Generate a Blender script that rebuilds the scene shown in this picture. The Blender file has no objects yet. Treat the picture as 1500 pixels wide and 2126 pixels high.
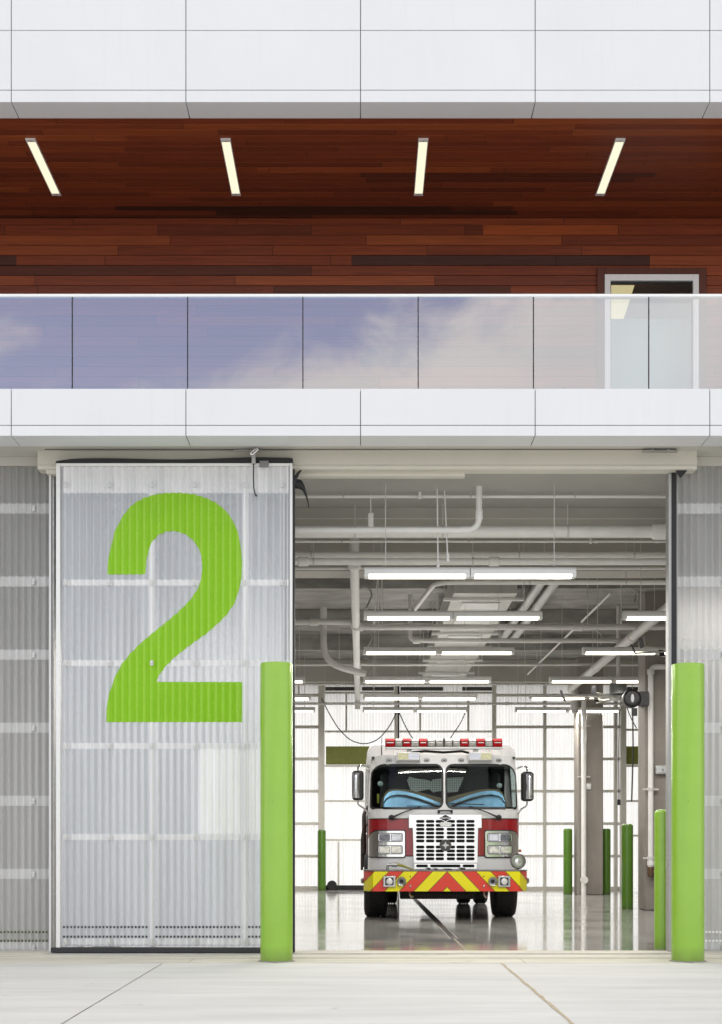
import bpy, bmesh, math, random
from mathutils import Vector, Matrix
R = random.Random(11)
sc = bpy.context.scene
COL = sc.collection
PI = math.pi
F = 3000.0; CH = 1.2          # focal length in photo pixels, camera height
def X(px, d): return (px - 750.0) / F * d
def Z(py, d): return CH + (1753.0 - py) / F * d
def P(px, py, d): return (X(px, d), d, Z(py, d))

# ------------------------------------------------------------------ mesh helper
class MB:
    def __init__(s): s.v = []; s.f = []
    def add(s, vs, fs):
        n = len(s.v); s.v += [tuple(v) for v in vs]; s.f += [tuple(i + n for i in f) for f in fs]; return s
    def box(s, x0, x1, y0, y1, z0, z1):
        vs = [(x, y, z) for z in (z0, z1) for y in (y0, y1) for x in (x0, x1)]
        return s.add(vs, [(0, 2, 3, 1), (4, 5, 7, 6), (0, 1, 5, 4), (2, 6, 7, 3), (0, 4, 6, 2), (1, 3, 7, 5)])
    def tube(s, pts, r, n=10, cap=True):
        pts = [Vector(p) for p in pts]; m = len(pts); rs = r if isinstance(r, (list, tuple)) else [r] * m
        vs = []; nrm = None
        for i, p in enumerate(pts):
            t = (pts[min(i + 1, m - 1)] - pts[max(i - 1, 0)]).normalized()
            if nrm is None:
                a = Vector((0, 0, 1)) if abs(t.z) < .9 else Vector((1, 0, 0))
                nrm = t.cross(a).normalized()
            else:
                nrm = (nrm - t * nrm.dot(t)).normalized()
            b = t.cross(nrm)
            for k in range(n):
                a = 2 * PI * k / n
                vs.append(p + (nrm * math.cos(a) + b * math.sin(a)) * rs[i])
        fs = [(i * n + k, i * n + (k + 1) % n, (i + 1) * n + (k + 1) % n, (i + 1) * n + k) for i in range(m - 1) for k in range(n)]
        if cap: fs += [tuple(range(n))[::-1], tuple((m - 1) * n + k for k in range(n))]
        return s.add(vs, fs)
    def lathe(s, prof, c, axis='z', n=32, capped=True):
        vs = []; c = Vector(c)
        for r, h in prof:
            for k in range(n):
                a = 2 * PI * k / n; u, w = r * math.cos(a), r * math.sin(a)
                vs.append(c + (Vector((u, w, h)) if axis == 'z' else Vector((u, h, w)) if axis == 'y' else Vector((h, u, w))))
        m = len(prof)
        fs = [(i * n + k, i * n + (k + 1) % n, (i + 1) * n + (k + 1) % n, (i + 1) * n + k) for i in range(m - 1) for k in range(n)]
        if capped: fs += [tuple(range(n))[::-1], tuple((m - 1) * n + k for k in range(n))]
        return s.add(vs, fs)
    def prism(s, poly, a0, a1, axis='y'):
        n = len(poly)
        def mk(p, a): return (p[0], a, p[1]) if axis == 'y' else (a, p[0], p[1]) if axis == 'x' else (p[0], p[1], a)
        vs = [mk(p, a0) for p in poly] + [mk(p, a1) for p in poly]
        return s.add(vs, [tuple(range(n))[::-1], tuple(range(n, 2 * n))] + [(i, (i + 1) % n, n + (i + 1) % n, n + i) for i in range(n)])
    def grid(s, nu, nv, fn):
        vs = [fn(i, j) for j in range(nv) for i in range(nu)]
        return s.add(vs, [(j * nu + i, j * nu + i + 1, (j + 1) * nu + i + 1, (j + 1) * nu + i) for j in range(nv - 1) for i in range(nu - 1)])
    def build(s, name, mat, parent=None, bevel=0, angle=35, solid=0, kind=None, seg=2):
        off = Vector((0, 0, 0))
        if parent is not None:
            off = Vector(ROOT.get(parent.name, (0, 0, 0)))
        elif s.v:
            xs = [v[0] for v in s.v]; ys = [v[1] for v in s.v]; zs = [v[2] for v in s.v]
            off = Vector(((min(xs) + max(xs)) / 2, (min(ys) + max(ys)) / 2, min(zs)))
        me = bpy.data.meshes.new(name)
        me.from_pydata([tuple(Vector(v) - off) for v in s.v], [], s.f); me.validate()
        bm = bmesh.new(); bm.from_mesh(me); bmesh.ops.recalc_face_normals(bm, faces=bm.faces[:]); bm.to_mesh(me); bm.free()
        for p in me.polygons: p.use_smooth = True
        me.set_sharp_from_angle(angle=math.radians(angle))
        me.materials.append(mat)
        o = bpy.data.objects.new(name, me); COL.objects.link(o)
        if parent is not None:
            o.parent = parent; ROOT[o.name] = tuple(off)
        else:
            o.location = off; ROOT[o.name] = tuple(off)
        if solid:
            md = o.modifiers.new('Solidify', 'SOLIDIFY'); md.thickness = solid
        if bevel:
            md = o.modifiers.new('Bevel', 'BEVEL'); md.width = bevel; md.segments = seg; md.limit_method = 'ANGLE'; md.angle_limit = math.radians(40)
            md.harden_normals = False
        if kind: o['kind'] = kind
        return o
ROOT = {}
def tag(o, label, cat, group=None):
    o['label'] = label; o['category'] = cat
    if group: o['group'] = group
    return o
def empty(name, loc, label, cat, group=None):
    o = bpy.data.objects.new(name, None); COL.objects.link(o); o.location = loc; o.empty_display_size = .2
    ROOT[o.name] = tuple(loc); return tag(o, label, cat, group)
def copy_tree(o, parent=None):
    c = o.copy(); COL.objects.link(c)
    if parent is not None: c.parent = parent
    for ch in [k for k in bpy.data.objects if k.parent == o and k.type != 'LIGHT']: copy_tree(ch, c)
    return c
def fillet(pts, r, n=6):
    pts = [Vector(p) for p in pts]; out = [pts[0]]
    for i in range(1, len(pts) - 1):
        a = (pts[i - 1] - pts[i]); b = (pts[i + 1] - pts[i]); rr = min(r, a.length * .45, b.length * .45)
        p0 = pts[i] + a.normalized() * rr; p1 = pts[i] + b.normalized() * rr
        for k in range(n + 1):
            t = k / n; out.append(p0 * (1 - t) ** 2 + pts[i] * 2 * t * (1 - t) + p1 * t * t)
    out.append(pts[-1]); return out
def sheet2d(outer, holes):
    """flat triangulated sheet with holes, in 2-D"""
    bm = bmesh.new()
    for loop in [outer] + holes:
        vs = [bm.verts.new((p[0], p[1], 0)) for p in loop]
        for i in range(len(vs)): bm.edges.new((vs[i], vs[(i + 1) % len(vs)]))
    bmesh.ops.triangle_fill(bm, use_beauty=True, use_dissolve=False, edges=bm.edges[:])
    bm.verts.index_update()
    vs = [(v.co.x, v.co.y) for v in bm.verts]; fs = [tuple(v.index for v in f.verts) for f in bm.faces]
    bm.free(); return vs, fs
def rrect(x0, x1, z0, z1, r, n=5):
    """rounded rectangle; r = one radius or four (bottom left, bottom right, top right, top left)"""
    rs = r if isinstance(r, (list, tuple)) else (r,) * 4
    out = []
    for (cx, cz, sx, sz, rr, a0) in ((x0, z0, 1, 1, rs[0], PI), (x1, z0, -1, 1, rs[1], 1.5 * PI), (x1, z1, -1, -1, rs[2], 0), (x0, z1, 1, -1, rs[3], .5 * PI)):
        c = (cx + sx * rr, cz + sz * rr)
        if rr < 1e-5: out.append((cx, cz)); continue
        for k in range(n + 1):
            a = a0 + .5 * PI * k / n; out.append((c[0] + rr * math.cos(a), c[1] + rr * math.sin(a)))
    return out
def dense(loop, step):
    out = []
    for i in range(len(loop)):
        a = Vector(loop[i]); b = Vector(loop[(i + 1) % len(loop)]); n = max(1, int((b - a).length / step))
        for k in range(n): out.append(tuple(a.lerp(b, k / n)))
    return out

DW = 16.2                       # wall plane
# ------------------------------------------------------------------ materials
def nodes(name):
    m = bpy.data.materials.new(name); m.use_nodes = True; nt = m.node_tree; nt.nodes.clear()
    return m, nt, nt.nodes, nt.links
def N(ns, t, **kw):
    n = ns.new(t)
    for k, v in kw.items():
        if k.startswith('i_'):
            n.inputs[k[2:].replace('_', ' ')].default_value = v
        else: setattr(n, k, v)
    return n
def pm(name, col, rough=.5, metal=0., var=.06, vscale=3., bump=0., bscale=60., coat=0., spec=.5, stretch=(1, 1, 1), rvar=0., emit=None, es=0.):
    m, nt, ns, ln = nodes(name)
    b = N(ns, 'ShaderNodeBsdfPrincipled'); o = N(ns, 'ShaderNodeOutputMaterial'); ln.new(b.outputs[0], o.inputs[0])
    b.inputs['Base Color'].default_value = (*col, 1); b.inputs['Roughness'].default_value = rough; b.inputs['Metallic'].default_value = metal
    b.inputs['Coat Weight'].default_value = coat; b.inputs['Specular IOR Level'].default_value = spec
    if emit: b.inputs['Emission Color'].default_value = (*emit, 1); b.inputs['Emission Strength'].default_value = es
    tc = N(ns, 'ShaderNodeTexCoord'); mp = N(ns, 'ShaderNodeMapping'); mp.inputs['Scale'].default_value = stretch
    ln.new(tc.outputs['Object'], mp.inputs[0])
    if var or rvar:
        nz = N(ns, 'ShaderNodeTexNoise'); nz.inputs['Scale'].default_value = vscale; nz.inputs['Detail'].default_value = 6; nz.inputs['Roughness'].default_value = .6
        ln.new(mp.outputs[0], nz.inputs['Vector'])
        cr = N(ns, 'ShaderNodeValToRGB'); cr.color_ramp.elements[0].position = .3; cr.color_ramp.elements[1].position = .7
        cr.color_ramp.elements[0].color = (*[c * (1 - var) for c in col], 1); cr.color_ramp.elements[1].color = (*[min(1, c * (1 + var)) for c in col], 1)
        ln.new(nz.outputs['Fac'], cr.inputs[0]); ln.new(cr.outputs[0], b.inputs['Base Color'])
        if rvar:
            mr = N(ns, 'ShaderNodeMapRange'); mr.inputs[1].default_value = .3; mr.inputs[2].default_value = .7; mr.inputs[3].default_value = max(0, rough - rvar); mr.inputs[4].default_value = rough + rvar
            ln.new(nz.outputs['Fac'], mr.inputs[0]); ln.new(mr.outputs[0], b.inputs['Roughness'])
    if bump:
        nb = N(ns, 'ShaderNodeTexNoise'); nb.inputs['Scale'].default_value = bscale; nb.inputs['Detail'].default_value = 5
        ln.new(mp.outputs[0], nb.inputs['Vector'])
        bp = N(ns, 'ShaderNodeBump'); bp.inputs['Strength'].default_value = bump; bp.inputs['Distance'].default_value = .02
        ln.new(nb.outputs['Fac'], bp.inputs['Height']); ln.new(bp.outputs[0], b.inputs['Normal'])
    return m
def emis(name, col, s):
    m, nt, ns, ln = nodes(name)
    e = N(ns, 'ShaderNodeEmission'); e.inputs[0].default_value = (*col, 1); e.inputs[1].default_value = s
    o = N(ns, 'ShaderNodeOutputMaterial'); ln.new(e.outputs[0], o.inputs[0]); return m
def polycarb(name, col, transp, transl, gloss=.5, blur=.5):
    """corrugated translucent plastic sheet"""
    m, nt, ns, ln = nodes(name)
    d = N(ns, 'ShaderNodeBsdfDiffuse'); t = N(ns, 'ShaderNodeBsdfTranslucent'); tr = N(ns, 'ShaderNodeBsdfRefraction'); tr.inputs['Roughness'].default_value = blur; tr.inputs['IOR'].default_value = 1.22; g = N(ns, 'ShaderNodeBsdfGlossy')
    tc = N(ns, 'ShaderNodeTexCoord'); mp = N(ns, 'ShaderNodeMapping'); mp.inputs['Scale'].default_value = (6, 6, .35)
    nz = N(ns, 'ShaderNodeTexNoise'); nz.inputs['Scale'].default_value = 1.2; nz.inputs['Detail'].default_value = 4
    ln.new(tc.outputs['Object'], mp.inputs[0]); ln.new(mp.outputs[0], nz.inputs['Vector'])
    cr = N(ns, 'ShaderNodeValToRGB'); cr.color_ramp.elements[0].position = .3; cr.color_ramp.elements[1].position = .72
    cr.color_ramp.elements[0].color = (*[c * .9 for c in col], 1); cr.color_ramp.elements[1].color = (*[min(1, c * 1.08) for c in col], 1)
    ln.new(nz.outputs['Fac'], cr.inputs[0]); ln.new(cr.outputs[0], d.inputs[0]); ln.new(cr.outputs[0], t.inputs[0])
    g.inputs['Roughness'].default_value = .18
    m1 = N(ns, 'ShaderNodeMixShader'); m1.inputs[0].default_value = transl; ln.new(d.outputs[0], m1.inputs[1]); ln.new(t.outputs[0], m1.inputs[2])
    m2 = N(ns, 'ShaderNodeMixShader'); m2.inputs[0].default_value = transp; ln.new(m1.outputs[0], m2.inputs[1]); ln.new(tr.outputs[0], m2.inputs[2])
    fr = N(ns, 'ShaderNodeFresnel'); fr.inputs[0].default_value = 1.5; mu = N(ns, 'ShaderNodeMath', operation='MULTIPLY'); mu.inputs[1].default_value = gloss; ln.new(fr.outputs[0], mu.inputs[0])
    m3 = N(ns, 'ShaderNodeMixShader'); ln.new(mu.outputs[0], m3.inputs[0]); ln.new(m2.outputs[0], m3.inputs[1]); ln.new(g.outputs[0], m3.inputs[2])
    o = N(ns, 'ShaderNodeOutputMaterial'); ln.new(m3.outputs[0], o.inputs[0]); return m
def thin_glass(name, fac, tint=(1, 1, 1), rough=0., mul=1.):
    m, nt, ns, ln = nodes(name)
    tr = N(ns, 'ShaderNodeBsdfTransparent'); tr.inputs[0].default_value = (*tint, 1); g = N(ns, 'ShaderNodeBsdfGlossy'); g.inputs['Roughness'].default_value = rough
    fr = N(ns, 'ShaderNodeFresnel'); fr.inputs[0].default_value = 1.5; ad = N(ns, 'ShaderNodeMath', operation='ADD'); ad.inputs[1].default_value = fac; ad.use_clamp = True
    mu = N(ns, 'ShaderNodeMath', operation='MULTIPLY'); mu.inputs[1].default_value = mul; ln.new(fr.outputs[0], mu.inputs[0]); ln.new(mu.outputs[0], ad.inputs[0])
    mx = N(ns, 'ShaderNodeMixShader'); ln.new(ad.outputs[0], mx.inputs[0]); ln.new(tr.outputs[0], mx.inputs[1]); ln.new(g.outputs[0], mx.inputs[2])
    o = N(ns, 'ShaderNodeOutputMaterial'); ln.new(mx.outputs[0], o.inputs[0]); return m
def wood(name, across, pitch, zero, dark=1., special=()):
    """stained hardwood boards; across = index of the object axis across the boards"""
    m, nt, ns, ln = nodes(name)
    b = N(ns, 'ShaderNodeBsdfPrincipled'); o = N(ns, 'ShaderNodeOutputMaterial'); ln.new(b.outputs[0], o.inputs[0])
    tc = N(ns, 'ShaderNodeTexCoord'); sp = N(ns, 'ShaderNodeSeparateXYZ'); ln.new(tc.outputs['Object'], sp.inputs[0])
    def M(op, a, c=None):
        n = N(ns, 'ShaderNodeMath', operation=op)
        for i, q in enumerate((a, c)):
            if q is None: continue
            if isinstance(q, (int, float)): n.inputs[i].default_value = q
            else: ln.new(q, n.inputs[i])
        return n.outputs[0]
    row = M('FLOOR', M('DIVIDE', M('SUBTRACT', sp.outputs[across], zero), pitch))
    wn = N(ns, 'ShaderNodeTexWhiteNoise', noise_dimensions='1D'); ln.new(M('ADD', row, 17.3), wn.inputs['W'])
    ln_len = M('ADD', M('MULTIPLY', wn.outputs['Value'], 2.4), 1.9)
    seg = M('FLOOR', M('DIVIDE', M('ADD', sp.outputs[0], M('MULTIPLY', wn.outputs['Value'], 97.)), ln_len))
    jf = M('MULTIPLY', M('FRACT', M('DIVIDE', M('ADD', sp.outputs[0], M('MULTIPLY', wn.outputs['Value'], 97.)), ln_len)), ln_len); jd = M('ADD', M('MULTIPLY', M('GREATER_THAN', jf, .008), .75), .25)
    cx = N(ns, 'ShaderNodeCombineXYZ'); ln.new(row, cx.inputs[0]); ln.new(seg, cx.inputs[1])
    w2 = N(ns, 'ShaderNodeTexWhiteNoise', noise_dimensions='2D'); ln.new(cx.outputs[0], w2.inputs['Vector'])
    cr = N(ns, 'ShaderNodeValToRGB'); e = cr.color_ramp.elements
    stops = [(0, (.10, .025, .012)), (.03, (.15, .032, .013)), (.10, (.185, .038, .0145)), (.45, (.225, .046, .0165)), (.80, (.262, .055, .018)), (.95, (.295, .066, .020)), (1, (.335, .080, .023))]
    e[0].position = 0; e[0].color = (*[c * dark for c in stops[0][1]], 1); e[1].position = 1; e[1].color = (*[c * dark for c in stops[-1][1]], 1)
    for p, c in stops[1:-1]:
        q = e.new(p); q.color = (*[k * dark for k in c], 1)
    ln.new(w2.outputs['Value'], cr.inputs[0])
    base_col = cr.outputs[0]
    for (rw, xa, xb, colr) in special:      # single boards of a clearly different stock
        hit = M('MULTIPLY', M('LESS_THAN', M('ABSOLUTE', M('SUBTRACT', row, float(rw))), .5), M('MULTIPLY', M('GREATER_THAN', sp.outputs[0], xa), M('LESS_THAN', sp.outputs[0], xb)))
        mq = N(ns, 'ShaderNodeMix', data_type='RGBA'); ln.new(hit, mq.inputs[0]); ln.new(base_col, mq.inputs[6]); mq.inputs[7].default_value = (*colr, 1); base_col = mq.outputs[2]
    # grain: noise strongly stretched along X, shifted from board to board
    mp = N(ns, 'ShaderNodeMapping'); mp.inputs['Scale'].default_value = (.9, 38, 38); va = N(ns, 'ShaderNodeVectorMath', operation='ADD')
    cs = N(ns, 'ShaderNodeCombineXYZ'); ln.new(M('MULTIPLY', w2.outputs['Value'], 50.), cs.inputs[0])
    ln.new(tc.outputs['Object'], va.inputs[0]); ln.new(cs.outputs[0], va.inputs[1]); ln.new(va.outputs[0], mp.inputs[0])
    nz = N(ns, 'ShaderNodeTexNoise'); nz.inputs['Scale'].default_value = 1.6; nz.inputs['Detail'].default_value = 7; nz.inputs['Roughness'].default_value = .62; nz.inputs['Distortion'].default_value = .6
    ln.new(mp.outputs[0], nz.inputs['Vector'])
    mr = N(ns, 'ShaderNodeMapRange'); mr.inputs[1].default_value = .3; mr.inputs[2].default_value = .72; mr.inputs[3].default_value = .58; mr.inputs[4].default_value = 1.25; ln.new(nz.outputs['Fac'], mr.inputs[0])
    mx = N(ns, 'ShaderNodeMix', data_type='RGBA', blend_type='MULTIPLY'); mx.inputs[0].default_value = 1
    ln.new(base_col, mx.inputs[6]); ln.new(M('MULTIPLY', mr.outputs[0], jd), mx.inputs[7]); ln.new(mx.outputs[2], b.inputs['Base Color'])
    # board end joints as a fine dark line
    b.inputs['Roughness'].default_value = .42; b.inputs['Specular IOR Level'].default_value = .35
    bp = N(ns, 'ShaderNodeBump'); bp.inputs['Strength'].default_value = .25; bp.inputs['Distance'].default_value = .003; ln.new(nz.outputs['Fac'], bp.inputs['Height']); ln.new(bp.outputs[0], b.inputs['Normal'])
    return m

def fascia_mat():
    m = pm('white_composite_metal', (.755, .765, .785), .34, var=.02, vscale=.8, spec=.4, bump=.05, bscale=1.1)
    nt = m.node_tree; ns, ln = nt.nodes, nt.links
    b = [n for n in ns if n.type == 'BSDF_PRINCIPLED'][0]; src = b.inputs['Base Color'].links[0].from_socket
    tc = N(ns, 'ShaderNodeTexCoord'); mp = N(ns, 'ShaderNodeMapping'); mp.inputs['Scale'].default_value = (9, 9, .5); ln.new(tc.outputs['Object'], mp.inputs[0])
    nz = N(ns, 'ShaderNodeTexNoise'); nz.inputs['Scale'].default_value = 2; nz.inputs['Detail'].default_value = 5; ln.new(mp.outputs[0], nz.inputs['Vector'])
    mr = N(ns, 'ShaderNodeMapRange'); mr.inputs[1].default_value = .55; mr.inputs[2].default_value = .8; mr.inputs[3].default_value = 1; mr.inputs[4].default_value = .97; ln.new(nz.outputs['Fac'], mr.inputs[0])
    mx = N(ns, 'ShaderNodeMix', data_type='RGBA', blend_type='MULTIPLY'); mx.inputs[0].default_value = 1; ln.new(src, mx.inputs[6]); ln.new(mr.outputs[0], mx.inputs[7]); ln.new(mx.outputs[2], b.inputs['Base Color'])
    return m
def dirty(m, col, lo, hi, amount=.6, axis=2, spots=0., spot_col=(.2, .2, .19), sscale=14, scuff=0.):
    """adds grime rising from the base (lo..hi along axis), scattered spots and scuffs to a material"""
    nt = m.node_tree; ns, ln = nt.nodes, nt.links
    b = [n for n in ns if n.type == 'BSDF_PRINCIPLED'][0]; src = b.inputs['Base Color'].links[0].from_socket
    tc = N(ns, 'ShaderNodeTexCoord'); sp = N(ns, 'ShaderNodeSeparateXYZ'); ln.new(tc.outputs['Object'], sp.inputs[0])
    nz = N(ns, 'ShaderNodeTexNoise'); nz.inputs['Scale'].default_value = 7; nz.inputs['Detail'].default_value = 7; nz.inputs['Roughness'].default_value = .7; ln.new(tc.outputs['Object'], nz.inputs['Vector'])
    if hi != lo:
        mr = N(ns, 'ShaderNodeMapRange'); mr.inputs[1].default_value = lo; mr.inputs[2].default_value = hi; mr.inputs[3].default_value = 1; mr.inputs[4].default_value = 0; ln.new(sp.outputs[axis], mr.inputs[0])
        mu = N(ns, 'ShaderNodeMath', operation='MULTIPLY'); ln.new(mr.outputs[0], mu.inputs[0]); ln.new(nz.outputs['Fac'], mu.inputs[1]); m2 = N(ns, 'ShaderNodeMath', operation='MULTIPLY'); m2.use_clamp = True; ln.new(mu.outputs[0], m2.inputs[0]); m2.inputs[1].default_value = amount * 2
        mx = N(ns, 'ShaderNodeMix', data_type='RGBA'); ln.new(m2.outputs[0], mx.inputs[0]); ln.new(src, mx.inputs[6]); mx.inputs[7].default_value = (*col, 1); src = mx.outputs[2]
    if spots:
        n2 = N(ns, 'ShaderNodeTexNoise'); n2.inputs['Scale'].default_value = sscale; n2.inputs['Detail'].default_value = 4; n2.inputs['Roughness'].default_value = .6; ln.new(tc.outputs['Object'], n2.inputs['Vector'])
        mr = N(ns, 'ShaderNodeMapRange'); mr.inputs[1].default_value = .69; mr.inputs[2].default_value = .76; mr.inputs[3].default_value = 0; mr.inputs[4].default_value = spots; ln.new(n2.outputs['Fac'], mr.inputs[0])
        mx = N(ns, 'ShaderNodeMix', data_type='RGBA'); ln.new(mr.outputs[0], mx.inputs[0]); ln.new(src, mx.inputs[6]); mx.inputs[7].default_value = (*spot_col, 1); src = mx.outputs[2]
    if scuff:
        mp = N(ns, 'ShaderNodeMapping'); mp.inputs['Scale'].default_value = (1.6, 22, 22) if axis == 1 else (5, 5, 30); ln.new(tc.outputs['Object'], mp.inputs[0])
        n3 = N(ns, 'ShaderNodeTexNoise'); n3.inputs['Scale'].default_value = 1.3; n3.inputs['Detail'].default_value = 6; n3.inputs['Roughness'].default_value = .6; ln.new(mp.outputs[0], n3.inputs['Vector'])
        mr = N(ns, 'ShaderNodeMapRange'); mr.inputs[1].default_value = .58; mr.inputs[2].default_value = .78; mr.inputs[3].default_value = 0; mr.inputs[4].default_value = scuff; ln.new(n3.outputs['Fac'], mr.inputs[0])
        mx = N(ns, 'ShaderNodeMix', data_type='RGBA'); ln.new(mr.outputs[0], mx.inputs[0]); ln.new(src, mx.inputs[6]); mx.inputs[7].default_value = (*spot_col, 1); src = mx.outputs[2]
    ln.new(src, b.inputs['Base Color'])
M_ = {}
M_['fascia'] = fascia_mat()
M_['gap'] = pm('dark_joint', (.13, .13, .13), .8, var=0)
M_['soffit'] = pm('soffit_paint', (.58, .565, .52), .5, var=.03, vscale=1.2)
M_['beige'] = pm('cream_painted_steel', (.66, .635, .56), .45, var=.03, vscale=2)
M_['white'] = pm('white_painted_metal', (.82, .82, .81), .35, var=.02)
M_['pipe'] = pm('white_pipe_paint', (.90, .895, .875), .4, var=.05, vscale=4)
M_['grey_pipe'] = pm('grey_pipe_paint', (.68, .67, .65), .45, var=.06, vscale=4)
M_['frame'] = pm('back_frame_paint', (.68, .66, .60), .5, var=.05)
M_['rubber'] = pm('black_rubber', (.016, .016, .018), .6, var=.2, vscale=8)
M_['black'] = pm('black_plastic', (.014, .014, .015), .4, var=.1)
M_['steel'] = pm('brushed_steel', (.55, .55, .54), .32, 1., var=.08, vscale=20)
M_['chrome'] = pm('polished_chrome', (.86, .86, .87), .07, 1., var=.02, vscale=6)
M_['galv'] = pm('galvanised_steel', (.45, .45, .44), .4, .8, var=.15, vscale=12)
M_['green'] = pm('lime_green_paint', (.275, .50, .045), .28, var=.04, vscale=2.5, coat=.3)
M_['num'] = pm('lime_green_vinyl', (.29, .58, .022), .38, var=.03, vscale=4)
M_['darkgreen'] = pm('olive_green_sheet', (.20, .22, .03), .5, var=.1, vscale=8)
M_['concrete'] = pm('broom_concrete', (.66, .645, .615), .75, var=.10, vscale=1.1, bump=.25, bscale=130, stretch=(.5, 2.2, 1))
M_['sill'] = pm('stained_concrete_sill', (.62, .58, .49), .7, var=.14, vscale=3, bump=.2, bscale=90, stretch=(.4, 2, 1))
M_['ground'] = pm('far_paving', (.40, .39, .37), .85, var=.12, vscale=.25)
M_['colconc'] = pm('fair_faced_concrete', (.30, .275, .245), .75, var=.13, vscale=2.2, bump=.25, bscale=45, stretch=(1, 1, .5))
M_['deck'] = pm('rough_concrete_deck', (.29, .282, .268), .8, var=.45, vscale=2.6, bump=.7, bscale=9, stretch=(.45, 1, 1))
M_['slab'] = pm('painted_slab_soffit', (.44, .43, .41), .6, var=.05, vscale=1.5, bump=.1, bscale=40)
M_['beam'] = pm('painted_beam', (.52, .50, .455), .6, var=.06, vscale=1.4)
M_['wallin'] = pm('interior_wall_paint', (.48, .46, .42), .6, var=.05)
M_['poly'] = polycarb('clear_polycarbonate', (.755, .79, .84), .12, .34, gloss=1., blur=.85)
M_['strip'] = polycarb('front_lit_white', (.93, .935, .945), .08, .10, gloss=1., blur=.9)  # whiteness imitates front light caught by members behind the sheet
M_['polyw'] = polycarb('weathered_polycarbonate', (.58, .585, .58), .16, .42, blur=.8)
M_['stripw'] = polycarb('front_lit_pale', (.80, .80, .79), .12, .15, blur=.9)  # paler tone imitates front light on the wall girts
M_['polyb'] = polycarb('opal_polycarbonate', (.93, .94, .94), .04, .82, .3)
M_['glass'] = thin_glass('reflective_balcony_glass', .41, (.93, .95, .97))
M_['dglass'] = thin_glass('door_glass', .10, (.82, .88, .87))
M_['wglass'] = thin_glass('windscreen_glass', .0, (.72, .80, .78), mul=.45)
M_['woodw'] = wood('stained_wood_wall', 2, .1263, 5.9, 1.08, [(20, -.12, 3.606, (.075, .026, .018)), (23, 1.526, 3.209, (.40, .085, .022)), (20, -5.2, -4.3, (.085, .028, .018)), (19, 3.6, 5.5, (.36, .075, .022))])
M_['woodc'] = wood('stained_wood_ceiling', 1, .1263, 15.55 - DW, .97, [(17, -3.02, 1.10, (.05, .016, .009)), (18, -1.8, 1.93, (.055, .018, .010)), (9, -1.2, 1.5, (.34, .078, .022)), (3, -5, -2.6, (.32, .075, .022))])
M_['trim'] = pm('dark_wood_trim', (.11, .028, .012), .5, var=.2, vscale=4, stretch=(8, 8, .6))
M_['lamp'] = emis('fluorescent_lens', (1., .93, .78), 5.)
M_['lampx'] = emis('soffit_light_lens', (1., .93, .66), 1.12)

# polished floor
def floor_mat():
    m, nt, ns, ln = nodes('polished_concrete')
    b = N(ns, 'ShaderNodeBsdfPrincipled'); o = N(ns, 'ShaderNodeOutputMaterial'); ln.new(b.outputs[0], o.inputs[0])
    tc = N(ns, 'ShaderNodeTexCoord')
    nz = N(ns, 'ShaderNodeTexNoise'); nz.inputs['Scale'].default_value = .7; nz.inputs['Detail'].default_value = 7; nz.inputs['Roughness'].default_value = .65; ln.new(tc.outputs['Object'], nz.inputs['Vector'])
    cr = N(ns, 'ShaderNodeValToRGB'); cr.color_ramp.elements[0].position = .32; cr.color_ramp.elements[1].position = .7
    cr.color_ramp.elements[0].color = (.36, .355, .34, 1); cr.color_ramp.elements[1].color = (.50, .49, .47, 1); ln.new(nz.outputs['Fac'], cr.inputs[0]); ln.new(cr.outputs[0], b.inputs['Base Color'])
    mr = N(ns, 'ShaderNodeMapRange'); mr.inputs[1].default_value = .35; mr.inputs[2].default_value = .65; mr.inputs[3].default_value = .05; mr.inputs[4].default_value = .13; ln.new(nz.outputs['Fac'], mr.inputs[0]); ln.new(mr.outputs[0], b.inputs['Roughness'])
    mp = N(ns, 'ShaderNodeMapping'); mp.inputs['Scale'].default_value = (.8, 1.6, 1); ln.new(tc.outputs['Object'], mp.inputs[0])
    n2 = N(ns, 'ShaderNodeTexNoise'); n2.inputs['Scale'].default_value = 2.2; n2.inputs['Detail'].default_value = 3; ln.new(mp.outputs[0], n2.inputs['Vector'])
    bp = N(ns, 'ShaderNodeBump'); bp.inputs['Strength'].default_value = .12; bp.inputs['Distance'].default_value = .01; ln.new(n2.outputs['Fac'], bp.inputs['Height']); ln.new(bp.outputs[0], b.inputs['Normal'])
    b.inputs['Specular IOR Level'].default_value = .6
    return m
M_['floor'] = floor_mat()
M_['green_backlit'] = pm('lime_green_backlit', (.085, .20, .016), .28, var=.04, vscale=2.5, coat=.3)  # the lime green darkened, backlit shade put into the colour
dirty(M_['green_backlit'], (.05, .06, .02), 0, .12, .5, spots=.3, spot_col=(.05, .1, .02), sscale=22, scuff=.14)
dirty(M_['green'], (.13, .16, .04), 0, .16, .55, spots=.35, spot_col=(.12, .22, .03), sscale=22, scuff=.16)
dirty(M_['concrete'], (.5, .5, .5), 0, 0, spots=.45, spot_col=(.30, .28, .25), sscale=2.3, axis=1, scuff=.22)
dirty(M_['sill'], (.5, .5, .5), 0, 0, spots=.6, spot_col=(.34, .27, .16), sscale=1.8, axis=1, scuff=.45)

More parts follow.
